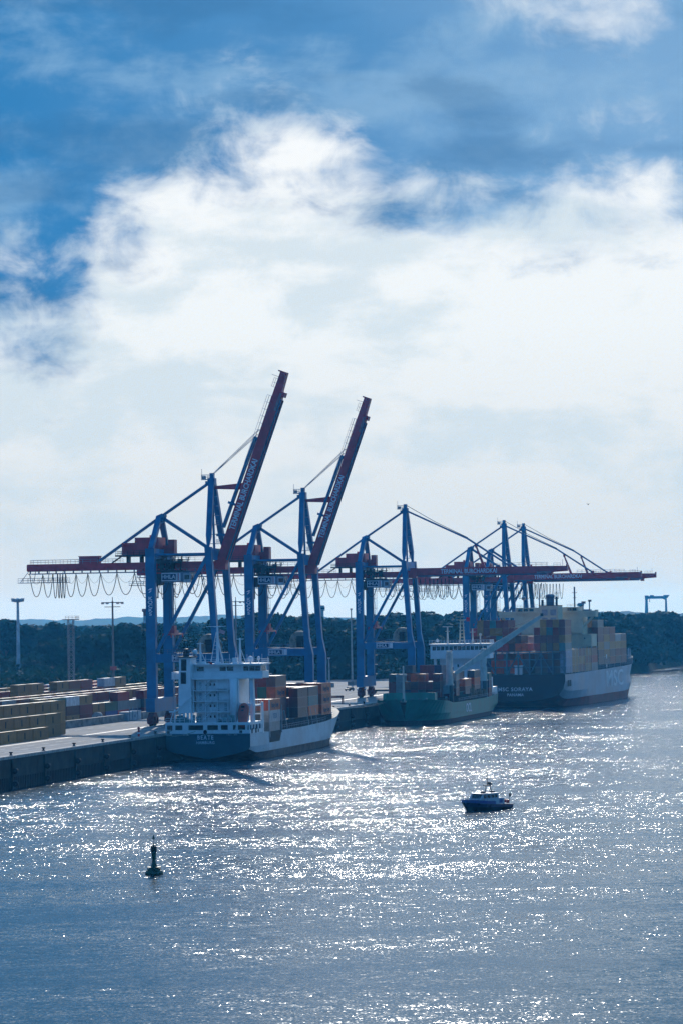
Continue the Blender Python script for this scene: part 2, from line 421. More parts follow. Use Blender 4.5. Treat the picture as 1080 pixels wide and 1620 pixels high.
HH = {id(C40): 2.59, id(C20): 2.59, id(C40H): 2.89, id(CS): 2.98}
PAL = {'tan': (.44, .215, .055), 'maroon': (.30, .025, .032), 'brown': (.30, .075, .045), 'dark brown': (.13, .045, .050), 'orange': (.85, .11, .020), 'green': (.015, .15, .085),
       'teal': (.015, .24, .26), 'blue': (.015, .085, .33), 'navy blue': (.012, .045, .15), 'grey': (.33, .36, .36), 'pale grey': (.58, .59, .60), 'purple': (.20, .045, .06), 'red': (.60, .035, .04),
       'dark grey': (.085, .10, .12), 'pale blue': (.28, .45, .62), 'white': (.75, .76, .78)}
BOXES = []
def container(me, c, loc, rz, label, group, cat='container'):
    o = obj('shipping_container', me, None, loc, (0, 0, rz)); k = PAL[c]; j = rnd.uniform(.70, 1.0)
    o.color = (min(1, k[0] * j), min(1, k[1] * j), min(1, k[2] * j), 1.0); BOXES.append(o)
    return tag(o, label, cat, group)

# ------------------------------------------------------------------ ship-to-shore gantry cranes
def make_crane(raised):
    root = thing('gantry_crane', 'x', 'crane', (0, 0, QZ))
    W = 17.5; YM = 8.75; HX, HZ = -1.9, 43.9
    # legs
    ls = MB().box(-21.5, -18.9, -1.0, 1.0, 4, 48.4)
    for z in (20, 30, 38, 44): ls.box(-21.53, -18.87, -1.03, 1.03, z, z + .12)
    lsm = ls.mesh('leg', BLUE)
    wsm = MB().prism([(-4.8, 48.5), (-3.0, 48.5), (-1.4, 22.5), (-.4, 17.6), (-.4, 4), (-3.0, 4), (-3.0, 22.3)], -.95, .95).mesh('leg', BLUE)
    for y in (0, W):
        obj('leg', lsm, root, (0, y, 0)); obj('leg', wsm, root, (0, y, 0))
    MB().box(-21.3, -19.1, 1.0, W - 1, 45.6, 48.3).build('cross_beam', BLUEL, root)
    MB().box(-4.9, -3.2, .95, W - .95, 45.0, 48.2).build('cross_beam', BLUEL, root)
    MB().box(-21.45, -18.95, -2.2, W + 2.2, 3.8, 7.5).box(-18.95, -18.9, 2, W - 2, 5.6, 5.9).build('sill_beam', BLUE, root)
    MB().box(-3.1, -.6, -2.2, W + 2.2, 3.4, 6.6).build('sill_beam', BLUE, root)
    for y in (0, W):
        MB().box(-18.9, -2.9, y - .75, y + .75, 17.2, 19.6).build('portal_beam', BLUE, root)
        MB().beam((-18.9, y, 20.0), (-4.2, y, 46.2), .85).build('diagonal_brace', BLUE, root)
        MB().beam((-18.9, y, 46.7), (-4.5, y, 46.7), .5, .55).build('tie_beam', BLUE, root)
    # bogies with wheels
    wheel = MB().lathe((0, 0, 0), [(.12, -.3), (.42, -.26), (.42, .26), (.12, .3)], 12, 'x').mesh('wheel', DARK)
    bg = MB().prism([(-2.4, 2.6), (-1.2, 3.6), (1.2, 3.6), (2.4, 2.6), (2.4, 1.9), (.6, 2.5), (-.6, 2.5), (-2.4, 1.9)], -.75, .75, 'x')
    for k in (-1.75, 1.75): bg.prism([(k - 1.2, 1.1), (k - .4, 2.2), (k + .4, 2.2), (k + 1.2, 1.1), (k + 1.2, .5), (k - 1.2, .5)], -.6, .6, 'x')
    bg.box(-.95, .95, -2.5, -2.2, .7, 2.3).box(-.95, .95, 2.2, 2.5, .7, 2.3).box(.6, 1.1, -.9, .2, 1.5, 2.6)
    bgm = bg.mesh('bogie', DRED)
    for x in (-20.2, -2.0):
        for y in (0, W):
            b = obj('bogie', bgm, root, (x, y, 0))
            for k in (-2.45, -1.1, 1.1, 2.45): obj('wheel', wheel, b, (0, k, .46))
    # landside A-frame and its struts
    for y0, y1 in ((.4, 7.9), (W - .4, 9.6)): MB().beam((-20.2, y0, 48.2), (-19.8, y1, 57.2), 1.35, 1.2, 1.5, 1.3).build('back_frame_leg', BLUE, root)
    MB().prism([(-20.9, 55.6), (-20.4, 57.6), (-19.0, 58.2), (-18.2, 57.7), (-18.6, 56.4), (-19.4, 55.4)], 7.4, 10.1).build('back_frame_head', BLUE, root)
    MB().beam((-19.1, YM, 57.0), (-4.3, YM, 47.2), .95, .9).build('back_strut', BLUE, root)
    # main A-frame
    for y0, y1 in ((.3, 8.0), (W - .3, 9.5)):
        a = MB().beam((-4.1, y0, 48.1), (-4.2, y0 * .8 + y1 * .2, 51.6), .5, .5, 1.5, 1.2).beam((-4.2, y0 * .8 + y1 * .2, 51.6), (-4.9, y1, 67.4), 1.5, 1.2, 1.5, 1.2)
        a.build('apex_leg', BLUE, root)
    MB().box(-5.9, -3.9, 7.6, 9.9, 65.6, 67.6).box(-5.4, -4.3, 8.0, 9.5, 67.6, 69.0).box(-6.6, -5.9, 7.9, 9.6, 66.1, 66.8).build('apex_head', BLUE, root)
    MB().box(-7.6, -5.4, 7.2, 10.2, 67.2, 67.35).rail([(-7.5, 7.3, 67.35), (-7.5, 10.1, 67.35), (-5.5, 10.1, 67.35)], 1.2, 1.0).rail([(-7.5, 7.3, 67.35), (-5.4, 7.3, 67.35)], 1.2, 1.0).beam((-7.4, 7.4, 67), (-7.4, 7.4, 70.2), .1).box(-7.3, -6.4, 7.4, 8.2, 67.4, 68.2).build('apex_platform', STEEL, root)
    lad = MB().beam((-4.5, YM, 48), (-4.8, YM, 64), .55)
    for k in range(6): lad.box(-5.6, -3.4, YM - 2.4 + k * .3, YM + 2.4 - k * .3, 49.5 + k * 2.6, 49.6 + k * 2.6)
    lad.rail([(-3.4, YM - 2, 49.6), (-3.4, YM + 2, 49.6)], 1.1, 1.0).rail([(-3.6, YM - 1.5, 54.8), (-3.6, YM + 1.5, 54.8)], 1.1, 1.0)
    lad.build('ladder_mast', BLUE, root)
    for y in (8.0, 9.5):
        MB().beam((-5.6, y, 66.4), (-19.4, y, 57.4), .42, .5).build('back_stay', BLUE, root)
        MB().beam((-20.4, y, 56.8), (-38.0, y, 45.0), .42, .5).build('back_stay', BLUE, root)
    # girder
    gd = MB().box(-58, HX, YM - 1.25, YM + 1.25, 42.8, 44.8).box(-58.25, -58, YM - .9, YM + .9, 43, 44.6)
    gd.box(HX - 2.2, HX + .8, YM - 1.6, YM + 1.6, 42.4, 46.0)
    g = gd.build('girder', RED, root)
    MB().rail([(-57, YM - 1.4, 44.8), (-31, YM - 1.4, 44.8)], 1.15, 2.2).rail([(-57, YM + 1.4, 44.8), (-31, YM + 1.4, 44.8)], 1.15, 2.2).rail([(-19, YM - 1.4, 44.8), (-5, YM - 1.4, 44.8)], 1.15, 2.2).rail([(-57, YM - 1.4, 44.8), (-57, YM + 1.4, 44.8)], 1.15, 1.4).build('railing', STEEL, g)
    fr = MB().box(-57.5, HX + 1, YM - 2.2, YM - 2.0, 42.0, 42.22).box(-57.5, HX + 1, YM + 1.3, YM + 1.5, 42.0, 42.3)
    for k in range(22): fr.box(-57 + k * 2.5, -56.9 + k * 2.5, YM - 2.2, YM - 1.2, 42.1, 42.9)
    fr.build('festoon_rail', GREYB, g)
    pl = MB().box(-60.6, -46.5, YM - 1.9, YM + 1.9, 39.6, 39.75).rail([(-60.5, YM - 1.8, 39.75), (-46.6, YM - 1.8, 39.75)], 1.2, 1.5).rail([(-60.5, YM + 1.8, 39.75), (-46.6, YM + 1.8, 39.75)], 1.2, 1.5)
    for k in (-60, -56, -52, -48): pl.beam((k, YM - 1.5, 39.7), (k + .4 if k > -59 else -57.6, YM - 1.0, 42.9), .14)
    pl.build('end_platform', GREYB, g)
    MB().box(-43, -37.2, YM - 1.1, YM + 1.1, 44.8, 46.7).box(-43.2, -37, YM - 1.3, YM + 1.3, 46.7, 46.85).build('equipment_shed', RED, root)
    # machinery house
    mh = MB().box(-30.0, -25.4, YM - 3.2, YM + 3.2, 46.9, 50.2).box(-25.4, -19.4, YM - 3.6, YM + 3.6, 46.9, 51.6).box(-26.2, -25.4, YM - 3.4, YM + 3.4, 46.9, 51.6).box(-17.9, -16.2, YM + 1.0, YM + 4, 46.9, 51.0).box(-19.4, -17.9, YM + 1, YM + 4, 47, 49.4)
    for k in range(8): mh.box(-29.7 + k * .6, -29.62 + k * .6, YM - 3.25, YM - 3.2, 47, 50.1)
    for k in range(9): mh.box(-25.0 + k * .65, -24.92 + k * .65, YM - 3.65, YM - 3.6, 47, 51.5)
    mh.box(-22.8, -22.0, YM - .4, YM + .4, 51.6, 52.3)
    mh.build('machinery_house', RED, root)
    mp = MB().box(-31.6, -16.0, YM - 4.4, YM + 4.4, 46.45, 46.85).rail([(-31.5, YM - 4.3, 46.85), (-19.5, YM - 4.3, 46.85)], 1.1, 1.8).rail([(-31.5, YM - 4.3, 46.85), (-31.5, YM + 4.3, 46.85)], 1.1, 1.8)
    for k in (-29, -25.2, -20.5): mp.box(k - .3, k + .3, YM - 1.2, YM + 1.2, 44.8, 46.5)
    mp.beam((-33.4, YM - 1.2, 44.8), (-29.8, YM - 3.6, 46.6), .3)
    mp.build('machinery_platform', DARK, root)
    # trolley: dark frame round the girder, sign house below, cab
    tr = MB().box(-20.0, -13.0, YM - 3.6, YM - 2.9, 44.3, 45.0).box(-20.0, -13.0, YM + 2.9, YM + 3.6, 44.3, 45.0).box(-20, -12.6, YM - 3.5, YM + 3.5, 41.9, 42.5)
    for x in (-19.8, -17.6, -15.2, -13.3):
        for y in (-3.4, 3.4): tr.beam((x, YM + y, 42.2), (x + .5, YM + y, 46.2), .28)
    for k in range(10):
        x = -19.8 + rnd.random() * 6.4; tr.box(x, x + .5 + rnd.random(), YM - 3.7, YM - 2.6, 42.5 + rnd.random() * 2.4, 43.3 + rnd.random() * 2.8)
    tr.box(-19.5, -12.5, YM - 3.6, YM + 3.6, 45.2, 45.4).rail([(-19.5, YM - 3.5, 45.4), (-10.5, YM - 3.5, 45.4)], 1.1, 1.2)
    t = tr.build('trolley', DARK, root)
    MB().box(-18.8, -10.8, YM - 3.3, YM + 3.3, 39.2, 41.9).build('sign_house', mat('house_grey', (.18, .24, .32), .5), t)
    sg = MB().box(-18.7, -13.3, YM - 3.42, YM - 3.3, 39.5, 41.7).build('sign_board', LETTER, t)
    MB().box(-18.5, -14.6, YM - 3.45, YM - 3.42, 39.75, 41.45).box(-14.3, -14.15, YM - 3.45, YM - 3.42, 39.6, 41.6).build('sign_panel', NAVY, t)
    MB().box(-13.95, -13.75, YM - 3.45, YM - 3.42, 39.6, 41.6).build('sign_stripe', SIGNRED, t)
    text('HHLA', 1.55, 'lettering', LETTER, t, (-16.75, YM - 3.47, 40.6), FACE_NEAR, .03, 1.05, .95)
    MB().box(-12.4, -10.4, YM - 3.6, YM - .6, 39.0, 41.5).build('operator_cab', mat('cab_grey', (.5, .56, .6), .4), t)
    MB().box(-12.1, -10.7, YM - 3.66, YM - 3.6, 39.9, 41.1).box(-10.4, -10.34, YM - 3.3, YM - .9, 39.6, 41.2).build('cab_window', GLASS, t)
    MB().box(-20.8, -19.4, YM - 2, YM + 2, 38.4, 41.6).beam((-20.2, YM - 1.9, 34.8), (-20.2, YM - 1.9, 38.4), .3).build('rope_gear', DARK, t)
    # spreader on four ropes
    sp = MB().box(-17.9, -15.3, 2.6, 14.8, 24.6, 25.1).box(-17.6, -15.6, 6.6, 10.9, 25.1, 25.9)
    for y in (2.6, 14.4):
        for x in (-17.9, -15.6): sp.box(x, x + .3, y, y + .4, 24.0, 24.8)
    sp.box(-17.3, -15.9, 7.4, 10.1, 25.9, 27.2)
    s_ = sp.build('spreader', RED, root)
    rp = MB()
    for x in (-17.2, -16.0):
        for y in (7.6, 9.9): rp.beam((x, y, 27.2), (x, y, 39.3), .07)
    rp.build('hoist_rope', BLACK, s_)
    # cable reel by the water-side legs
    rl = MB().lathe((-8.0, 15.6, 21.2), [(.5, -.35), (3.5, -.35), (3.55, -.1), (3.55, .1), (3.5, .35), (.5, .35)], 40, 'y')
    for k in range(16):
        a = k * math.pi / 8; rl.beam((-8 + .5 * math.cos(a), 15.2, 21.2 + .5 * math.sin(a)), (-8 + 3.4 * math.cos(a), 15.2, 21.2 + 3.4 * math.sin(a)), .12)
    r_ = rl.build('cable_reel', REELM, root)
    rb = MB().box(-9.0, -6.8, 14.6, 15.2, 19.6, 23.2).box(-8.5, -7.3, 14.0, 14.9, 19.6, 21.6).box(-9.3, -6.6, 14.4, 14.8, 22.1, 22.3)
    rb.build('reel_gear', DARK, r_)
    MB().rail([(-18, .6, 19.6), (-6, .6, 19.6)], 1.1, 2.0).build('portal_railing', GREYB, root)
    MB().rail([(-18, W - .6, 19.6), (-4, W - .6, 19.6)], 1.1, 2.0).build('portal_railing', GREYB, root)
    ps = MB().box(-14.3, -8.4, -.85, -.75, 17.5, 19.3).build('portal_sign', LETTER, root)
    MB().box(-14.1, -9.9, -.88, -.85, 17.7, 19.1).box(-9.6, -9.45, -.88, -.85, 17.6, 19.2).build('sign_panel', NAVY, ps)
    text('HHLA', 1.3, 'lettering', LETTER, ps, (-12.3, -.9, 18.4), FACE_NEAR, .03, 1.05, 1.0)
    for k, ch in enumerate('KOCKS'): text(ch, 1.25, 'lettering', LETTER, root, (-20.2, -1.05, 34.7 - k * 1.06), FACE_NEAR, .04, 1, 1.4)
    MB().prism([(-20.9, 37.0), (-20.2, 37.5), (-19.5, 37.5), (-20.0, 37.0)], -1.05, -1.0).prism([(-20.7, 36.3), (-20.1, 36.9), (-19.7, 36.9), (-20.3, 36.3)], -1.05, -1.0).build('emblem', LETTER, root)
    # stair on the land-side leg
    st = MB()
    for k in range(10): st.box(-18.85, -17.9, W - 1, W + 1, 8 + k * 3.4, 8.12 + k * 3.4)
    for k in range(9): st.beam((-18.4, W + (.9 if k % 2 else -.9), 8 + k * 3.4), (-18.4, W + (-.9 if k % 2 else .9), 11.4 + k * 3.4), .12)
    st.build('stair', GREYB, root)
    # festoon cable loops below the girder
    if raised: xs = [-57, -53.2, -50.3, -48.9, -48.2, -47.4, -46.6, -43.6, -40.2, -36.5, -31.8, -26.8, -21.2, -16.5, -12.6, -8.0, -3.4]
    else: xs = [-57, -52, -47.5, -43, -38.6, -34, -29.6, -24.6, -19.6, -15, -11.4, -7.8, -4.4, -1.6, .6, 2.4, 4.0, 5.4, 6.8, 8.2, 9.6, 11.0, 12.8]
    fc = MB()
    if not raised: fc.box(HX, 14, YM - 2.2, YM - 2.0, 42.0, 42.2)
    for a, b in zip(xs, xs[1:]):
        w = b - a; dr = 6.7 if w < 2 else 6.9 - w * .18
        pts = []
        for k in range(15):
            u = k / 14 * 2 - 1; sg_ = .18 * (1 - u * u) * min(w, 2)
            pts.append((a + w / 2 + u * w / 2 * (1 if w > 2 else .9), YM - 2.1, 42.0 - dr * (1 - abs(u) ** 2.3)))
        MB().tube(pts, .11, 5, cap=False).build('festoon_cable', BLACK, root)
        if w > 2.5:
            pts = [(a + w * k / 8, YM - 1.9, 41.9 - 2.6 * (1 - ((k - 4) / 4) ** 2)) for k in range(9)]
            MB().tube(pts, .035, 4, cap=False).build('tow_rope', DARK, root)
    # boom, built from its hinge
    L = 55.4
    bm = MB().prism([(0, -.75), (48, -.75), (50.5, -.2), (L, .1), (L, 1.9), (48, 2.0), (0, 2.0)], -1.25, 1.25).box(48.6, 50, -1.5, 1.5, -1.3, -.2).box(L - .4, L, -1.4, 1.4, 1.5, 2.5)
    for x in (10, 20, 30, 40): bm.box(x, x + .1, -1.28, 1.28, -.62, 2.02)
    if not raised: bm.box(33.8, 35.2, -.9, .9, 2.0, 2.9).box(42, 42.6, -.6, .6, 2.0, 2.5)
    b = bm.build('boom', RED, root, (HX, YM, HZ), (0, R(-70.0) if raised else 0, 0))
    MB().box(1.5, 47.8, -1.5, -1.1, -1.05, -.6).box(1.5, 47.8, 1.1, 1.5, -1.05, -.6).box(1.5, 44, -2.1, -1.5, -.85, -.75).build('trolley_rail', GREYB, b)
    MB().box(44.5, 49.5, -1.52, -1.3, -.55, .1).build('buffer_plate', mat('faded_pink', (.35, .18, .2), .6), b)
    MB().rail([(28, -1.2, 2.0), (48, -1.2, 2.0)], 1.3, 2.0, .045).rail([(28, 1.2, 2.0), (48, 1.2, 2.0)], 1.3, 2.0, .045).rail([(50.5, -1, 1.9), (53, -1, 1.9)], 1.1, 1.2).beam((53.6, 0, 2), (53.6, 0, 4.2), .12).build('railing', STEEL, b)
    text('TERMINAL BURCHARDKAI', 2.15, 'lettering', LETTER, b, (20.0, -1.29, .62), FACE_NEAR, .05, 1.0, .80)
    if raised:
        MB().beam((9.5, -.5, 3.4), (35.5, -.5, 2.9), .55, .7).beam((9.5, .6, 3.4), (35.5, .6, 2.9), .55, .7).box(16.2, 16.9, -1, 1, 2, 4.2).box(35, 36, -.8, .8, 2, 3.2).build('folded_stay', BLUE, b)
        MB().prism([(-4.0, 65.4), (-4.0, 64.6), (5.0, 64.2), (5.4, 66.2)], YM - .5, YM + .5).build('stay_strut', RED, root)
        MB().box(-3.8, -1.0, YM - .3, YM + .3, 51.6, 52.3).build('stay_link', BLUE, root)
        c70, s70 = math.cos(R(70.0)), math.sin(R(70.0))
        for o in (36.8, 38.2):
            tx, tz = HX + o * c70 - 2.6 * s70, HZ + o * s70 + 2.6 * c70
            for y in (-.6, .6): MB().tube([(-4.6, YM + y, 68.7), (tx, YM + y, tz)], .07, 5).build('hoist_rope', STEEL, root)
    else:
        for y in (-.7, .7):
            MB().beam((-4.2, YM + y, 66.5), (HX + 19.5, YM + y, 56.2), .5, .55).build('fore_stay', BLUE, root)
            MB().beam((HX + 19.5, YM + y, 56.2), (HX + 34.5, YM + y, 46.2), .5, .55).build('fore_stay', BLUE, root)
            MB().tube([(-4.5, YM + y * .5, 68.6), (6, YM + y * .5, 62.4), (HX + 19.5, YM + y * .5, 56.6)], .08, 5).build('hoist_rope', DARK, root)
        MB().beam((22.6, 0, 9.4), (25.4, 0, 1.9), .7, .5, 1.5, .9).box(22.2, 23, -.5, .5, 9.0, 10).build('stay_strut', RED, b)
    return root
cr_up = make_crane(True); cr_dn = make_crane(False)
CRANES = [(188.5, cr_up, 'nearest blue gantry crane with dark red boom raised, left of the white-housed feeder ship'),
          (298.8, None, 'second blue gantry crane from the left, its dark red boom raised behind the feeder ship'),
          (460.8, cr_dn, 'blue gantry crane with dark red boom lowered, standing beside the green ship'),
          (676.6, None, 'blue gantry crane with lowered boom, left one of the far pair behind the green ship'),
          (728.8, None, 'farthest blue gantry crane with lowered boom, right one of the pair, boom tip furthest right')]
for i, (s, r, lab) in enumerate(CRANES):
    if r is None: r = copy_tree(cr_up if i == 1 else cr_dn)
    r.location = LOC(s, 0, QZ); r.rotation_euler = (0, 0, -TH); tag(r, lab, 'crane', 'container gantry cranes on the quay')

# ------------------------------------------------------------------ hulls
def hull(root, stations, split, names, mats, bulw=None):
    """stations: (y, [(half x, z) ...] from keel to deck edge, all the same length); split: indices where a new band begins.
    Each band of the shell becomes one part; the ends are closed by the caller."""
    n = len(stations[0][1]); cuts = [0] + split + [n - 1]
    for k in range(len(cuts) - 1):
        i0, i1 = cuts[k], cuts[k + 1]; mb = MB()
        for sgn in (-1, 1):
            base = len(mb.v); w = i1 - i0 + 1
            for y, prof in stations:
                for i in range(i0, i1 + 1):
                    q = prof[i]; yy = y + (q[2] if len(q) > 2 else 0); mb.v.append((sgn * q[0], yy, q[1]))
            for a in range(len(stations) - 1):
                for i in range(w - 1):
                    f = (base + a * w + i, base + (a + 1) * w + i, base + (a + 1) * w + i + 1, base + a * w + i + 1)
                    mb.f.append(f if sgn > 0 else f[::-1])
        mb.build(names[k], mats[k], root, smooth=False)
def deck(root, stations, m, inset=.02, dz=0.0):
    mb = MB(); n = 0
    for y, prof in stations:
        q = prof[-1]; yy = y + (q[2] if len(q) > 2 else 0); mb.v += [(-q[0] + inset, yy, q[1] - dz), (q[0] - inset, yy, q[1] - dz)]
    for a in range(len(stations) - 1): mb.f.append((2 * a, 2 * a + 1, 2 * a + 3, 2 * a + 2))
    return mb.build('deck', m, root)
def interp(st, k=3):
    """add in-between stations with a smooth (Catmull-Rom) blend"""
    out = []
    for a in range(len(st) - 1):
        p0, p1, p2, p3 = st[max(a - 1, 0)], st[a], st[a + 1], st[min(a + 2, len(st) - 1)]
        for j in range(k):
            t = j / k
            def cr(i, c):
                v = []
                for p in (p0, p1, p2, p3): q = p[1][i]; v.append(q[c] if len(q) > c else 0.0)
                # monotone: linear where the neighbours are equal
                if abs(v[1] - v[2]) < 1e-6: return v[1]
                lo, hi = min(v[1], v[2]), max(v[1], v[2])
                r = .5 * (2 * v[1] + (v[2] - v[0]) * t + (2 * v[0] - 5 * v[1] + 4 * v[2] - v[3]) * t * t + (3 * v[1] - v[0] - 3 * v[2] + v[3]) * t ** 3)
                return min(hi, max(lo, r))
            out.append((p1[0] + (p2[0] - p1[0]) * t, [(cr(i, 0), cr(i, 1), cr(i, 2)) for i in range(len(p1[1]))]))
    out.append((st[-1][0], [(q[0], q[1], q[2] if len(q) > 2 else 0.0) for q in st[-1][1]]))
    return out
def transom(root, prof, y, m, z0=-9):
    pts = [(q[0], q[1]) for q in prof]
    poly = [(-a, z) for a, z in pts[::-1]] + [(a, z) for a, z in pts[1:]]
    mb = MB(); mb.prism(poly, y, y + .3); return mb.build('transom', m, root)

HULLG = mat('hull_sunlit_grey', (.62, .70, .73), .5, var=.12, scale=.15, streak=.5, streak_col=(.17, .15, .13))  # grey lifted to stand in for grazing sunlight on the ship's side
HULLT = mat('hull_teal', (.012, .095, .125), .5, var=.1, scale=.2)
BOOTB = mat('boot_brown', (.13, .085, .07), .7, var=.4, scale=.4, streak=.6, streak_col=(.06, .06, .05))
DECKM = mat('ship_deck', (.06, .085, .08), .7, var=.3)
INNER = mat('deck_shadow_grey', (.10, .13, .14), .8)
LBRED = mat('lifeboat_red', (.62, .10, .07), .4, var=.1)

# ------------------------------------------------------------------ feeder ship BEATE
def build_beate():
    r = thing('feeder_ship', 'feeder ship with white stern house, teal transom and pale grey hull moored at the quay', 'ship', LOC(128, 11.2, 0))
    def P(hb, wl, zt, kx, kz): return [(0.0, kz), (kx, kz + .3), (wl, min(1.2, kz + 1.4) if kz > -3 else .0), (wl + (hb - wl) * .35, 1.9), (hb * .985, 3.6), (hb, zt)]
    st = [(0, [(0, .6), (5.5, 1.6), (9.6, 2.5), (10.6, 3.0), (11, 3.7), (11, 7.0)]),
          (7, [(0, -.8), (5.5, .0), (9.8, 1.4), (10.7, 2.1), (11, 3.6), (11, 7.0)]),
          (14, [(0, -2.5), (6, -1.8), (10.2, .4), (10.8, 1.9), (11, 3.6), (11, 7.0)]),
          (26, [(0, -5), (8, -4.6), (11, -.6), (11, 1.9), (11, 3.6), (11, 6.6)]),
          (60, [(0, -5), (9.5, -4.9), (11, -1), (11, 1.9), (11, 3.6), (11, 6.6)]),
          (92, [(0, -5), (9, -4.9), (10.6, -1), (10.8, 1.9), (11, 3.6), (11, 7.0)]),
          (110, [(0, -5), (6, -4.6), (8.2, -1), (8.8, 1.9), (9.6, 3.8), (10.6, 7.8)]),
          (124, [(0, -5), (2.6, -4.5), (4.6, -1), (5.4, 1.9), (6.6, 4.2), (8.6, 8.8)]),
          (133, [(0, -5), (.8, -4.4), (1.6, -1), (2.2, 1.9), (3.3, 4.4), (5.8, 9.5)]),
          (138, [(0, -5, -3), (.05, -4.4, -3), (.1, -1, -1.5), (.3, 1.9, -.5), (.9, 4.5, .6), (2.6, 9.9, 2.0)]),
          (140, [(0, -5, -5), (.01, -4.4, -5), (.02, -1, -3.4), (.03, 1.9, -2.2), (.05, 4.5, -.6), (.1, 10.0, 3.0)])]
    st = interp([(y * .93, q) for y, q in st], 3)
    hull(r, st, [3], ['boot_topping', 'hull'], [BOOTB, HULLG]); deck(r, st, DECKM)
    transom(r, st[0][1], -.06, HULLT)
    text('BEATE', 1.5, 'lettering', LETTER, r, (-.6, -.09, 6.0), FACE_NEAR, .02, 1.25, .85)
    text('HAMBURG', 1.0, 'lettering', LETTER, r, (-.6, -.09, 4.75), FACE_NEAR, .015, 1.1, .95)
    MB().beam((-11.05, 27, 6.5), (-11.05, 84, 6.8), .2).beam((11.08, 14, 2.6), (11.08, 40, 2.6), .14).build('rubbing_strake', HULLG, r)
    # white stern gallery with openings
    g = MB().box(-11, 11, -.05, .2, 6.9, 7.95).box(-11, 11, -.08, .22, 9.15, 9.85)
    T = lambda px: (px - 263.0) / 134.0 * 22.0 - 11.0
    for a, b in ((263, 265.5), (274, 278.5), (290, 299.5), (323, 329.5), (346.5, 351), (362, 370), (375.5, 378), (389.5, 392), (395, 397)): g.box(T(a), T(b), -.05, .2, 7.9, 9.2)
    for a, b in ((263, 273), (291, 300), (321, 336), (360, 377)): g.box(T(a), T(b), -.06, .18, 6.6, 6.95)
    g.box(10.75, 11.05, .2, 14.5, 6.95, 7.9).box(10.75, 11.05, .2, 14.5, 9.15, 9.85).box(-11.05, -10.75, .2, 14.5, 6.95, 9.85)
    for y in (2.0, 5.0, 8.5, 11.5, 14): g.box(10.76, 11.04, y, y + .8, 7.9, 9.2)
    g.build('stern_gallery', OFFW, r)
    hb = MB().lathe((-.6, -.1, 7.45), [(.5, -.05), (.5, .12)], 16, 'y')
    hb.box(-10.5, -9.9, -.12, .0, 7.1, 7.8).box(8.3, 9.0, -.12, .0, 7.1, 7.8).build('fairlead', BLACK, r)
    MB().box(11.05, 11.1, 1.2, 2.6, 7.0, 8.2).box(11.05, 11.1, 5.2, 6.6, 7.0, 8.2).box(11.05, 11.1, 8, 8.8, 7.1, 7.9).build('side_marks', BLACK, r)
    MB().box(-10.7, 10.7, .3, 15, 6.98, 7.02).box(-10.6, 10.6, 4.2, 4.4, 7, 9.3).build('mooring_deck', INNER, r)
    MB().box(-11, 11, .2, 15, 9.6, 9.8).rail([(-10.9, .1, 9.85), (-6, .1, 9.85)], 1.1, 1.2).rail([(-4.6, .1, 9.85), (6.2, .1, 9.85)], 1.1, 1.2).build('upper_deck', OFFW, r)
    w = MB()   # clutter of winches and vents on the upper deck
    for k in range(16):
        x = -10 + rnd.random() * 16; y = .8 + rnd.random() * 1.6; h = .5 + rnd.random() * 1.4
        w.box(x, x + .4 + rnd.random() * .9, y, y + .8, 9.8, 9.8 + h)
    w.build('deck_gear', mat('deck_gear', (.14, .24, .24), .6, var=.4), r)
    # funnel casing
    fy0, fy1 = 1.6, 7.0
    f = MB(); b0 = [(-8.0, fy0), (-4.6, fy0), (-4.2, fy1), (-8.0, fy1)]; b1 = [(-7.7, fy0 + .3), (-4.9, fy0 + .3), (-4.6, fy1), (-7.7, fy1)]
    f.v = [(x, y, 12.2) for x, y in b0] + [(x, y, 26.2) for x, y in b1]; f.f = [(3, 2, 1, 0), (4, 5, 6, 7), (0, 1, 5, 4), (1, 2, 6, 5), (2, 3, 7, 6), (3, 0, 4, 7)]
    for k in range(4): f.box(-7.9 + k * 1.0, -7.3 + k * 1.0, 1.7, 1.95, 9.8, 12.3)
    f.build('funnel_casing', OFFW, r)
    MB().box(-8.0, -4.2, 1.4, 7.2, 26.2, 26.55).lathe((-6.3, 4, 26.5), [(.7, 0), (.75, 1.2), (.55, 1.9), (.2, 2.0)], 10).lathe((-7.2, 5, 26.5), [(.3, 0), (.3, 1.2)], 8).rail([(-9.5, 1.5, 26.5), (-4.2, 1.5, 26.5)], .9, 1.0).build('funnel_cap', DARK, r)
    MB().box(-7.2, -5.8, 1.82, 2.1, 22.9, 25.8).box(-7.3, -5.9, 1.72, 2.0, 19.6, 22.5).build('louvre', BLACK, r)
    # deck house, floor by floor
    fl = [9.8, 12.5, 15.2, 17.9, 20.8]
    h = MB()
    for i, z in enumerate(fl[:-1]): h.box(-3.9, 5.0, 4.0, 14, z, fl[i + 1] - .2)
    h.box(5.0, 7.4, 3.2, 14, 9.8, 20.6).box(1.2, 5.0, 3.4, 4.1, 18.2, 20.6).box(2.2, 5.0, 3.6, 4.1, 15.4, 17.5)
    h.build('deck_house', OFFW, r)
    for i, z in enumerate(fl[1:]):
        MB().box(-4.4, 5.0 if i else 6.0, 2.2, 14.1, z - .2, z).rail([(-4.3, 2.3, z), (4.9, 2.3, z)], 1.05, 1.5, .04).build('gallery_deck', OFFW, r)
        MB().beam((-2.6, 2.7, z - 2.7), (.4, 2.7, z - .1), .5, .16).rail([(-2.6, 2.5, z - 2.7), (.4, 2.5, z - .1)], .9, 1.2, .035).build('stair', OFFW, r)
    dm = MB().box(0, .75, 3.96, 4.0, .1, 2.0).mesh('door', mat('door_grey', (.45, .52, .55), .5)); pm = MB().box(0, .4, 3.95, 4.0, 1.1, 1.7).mesh('porthole', GLASS)
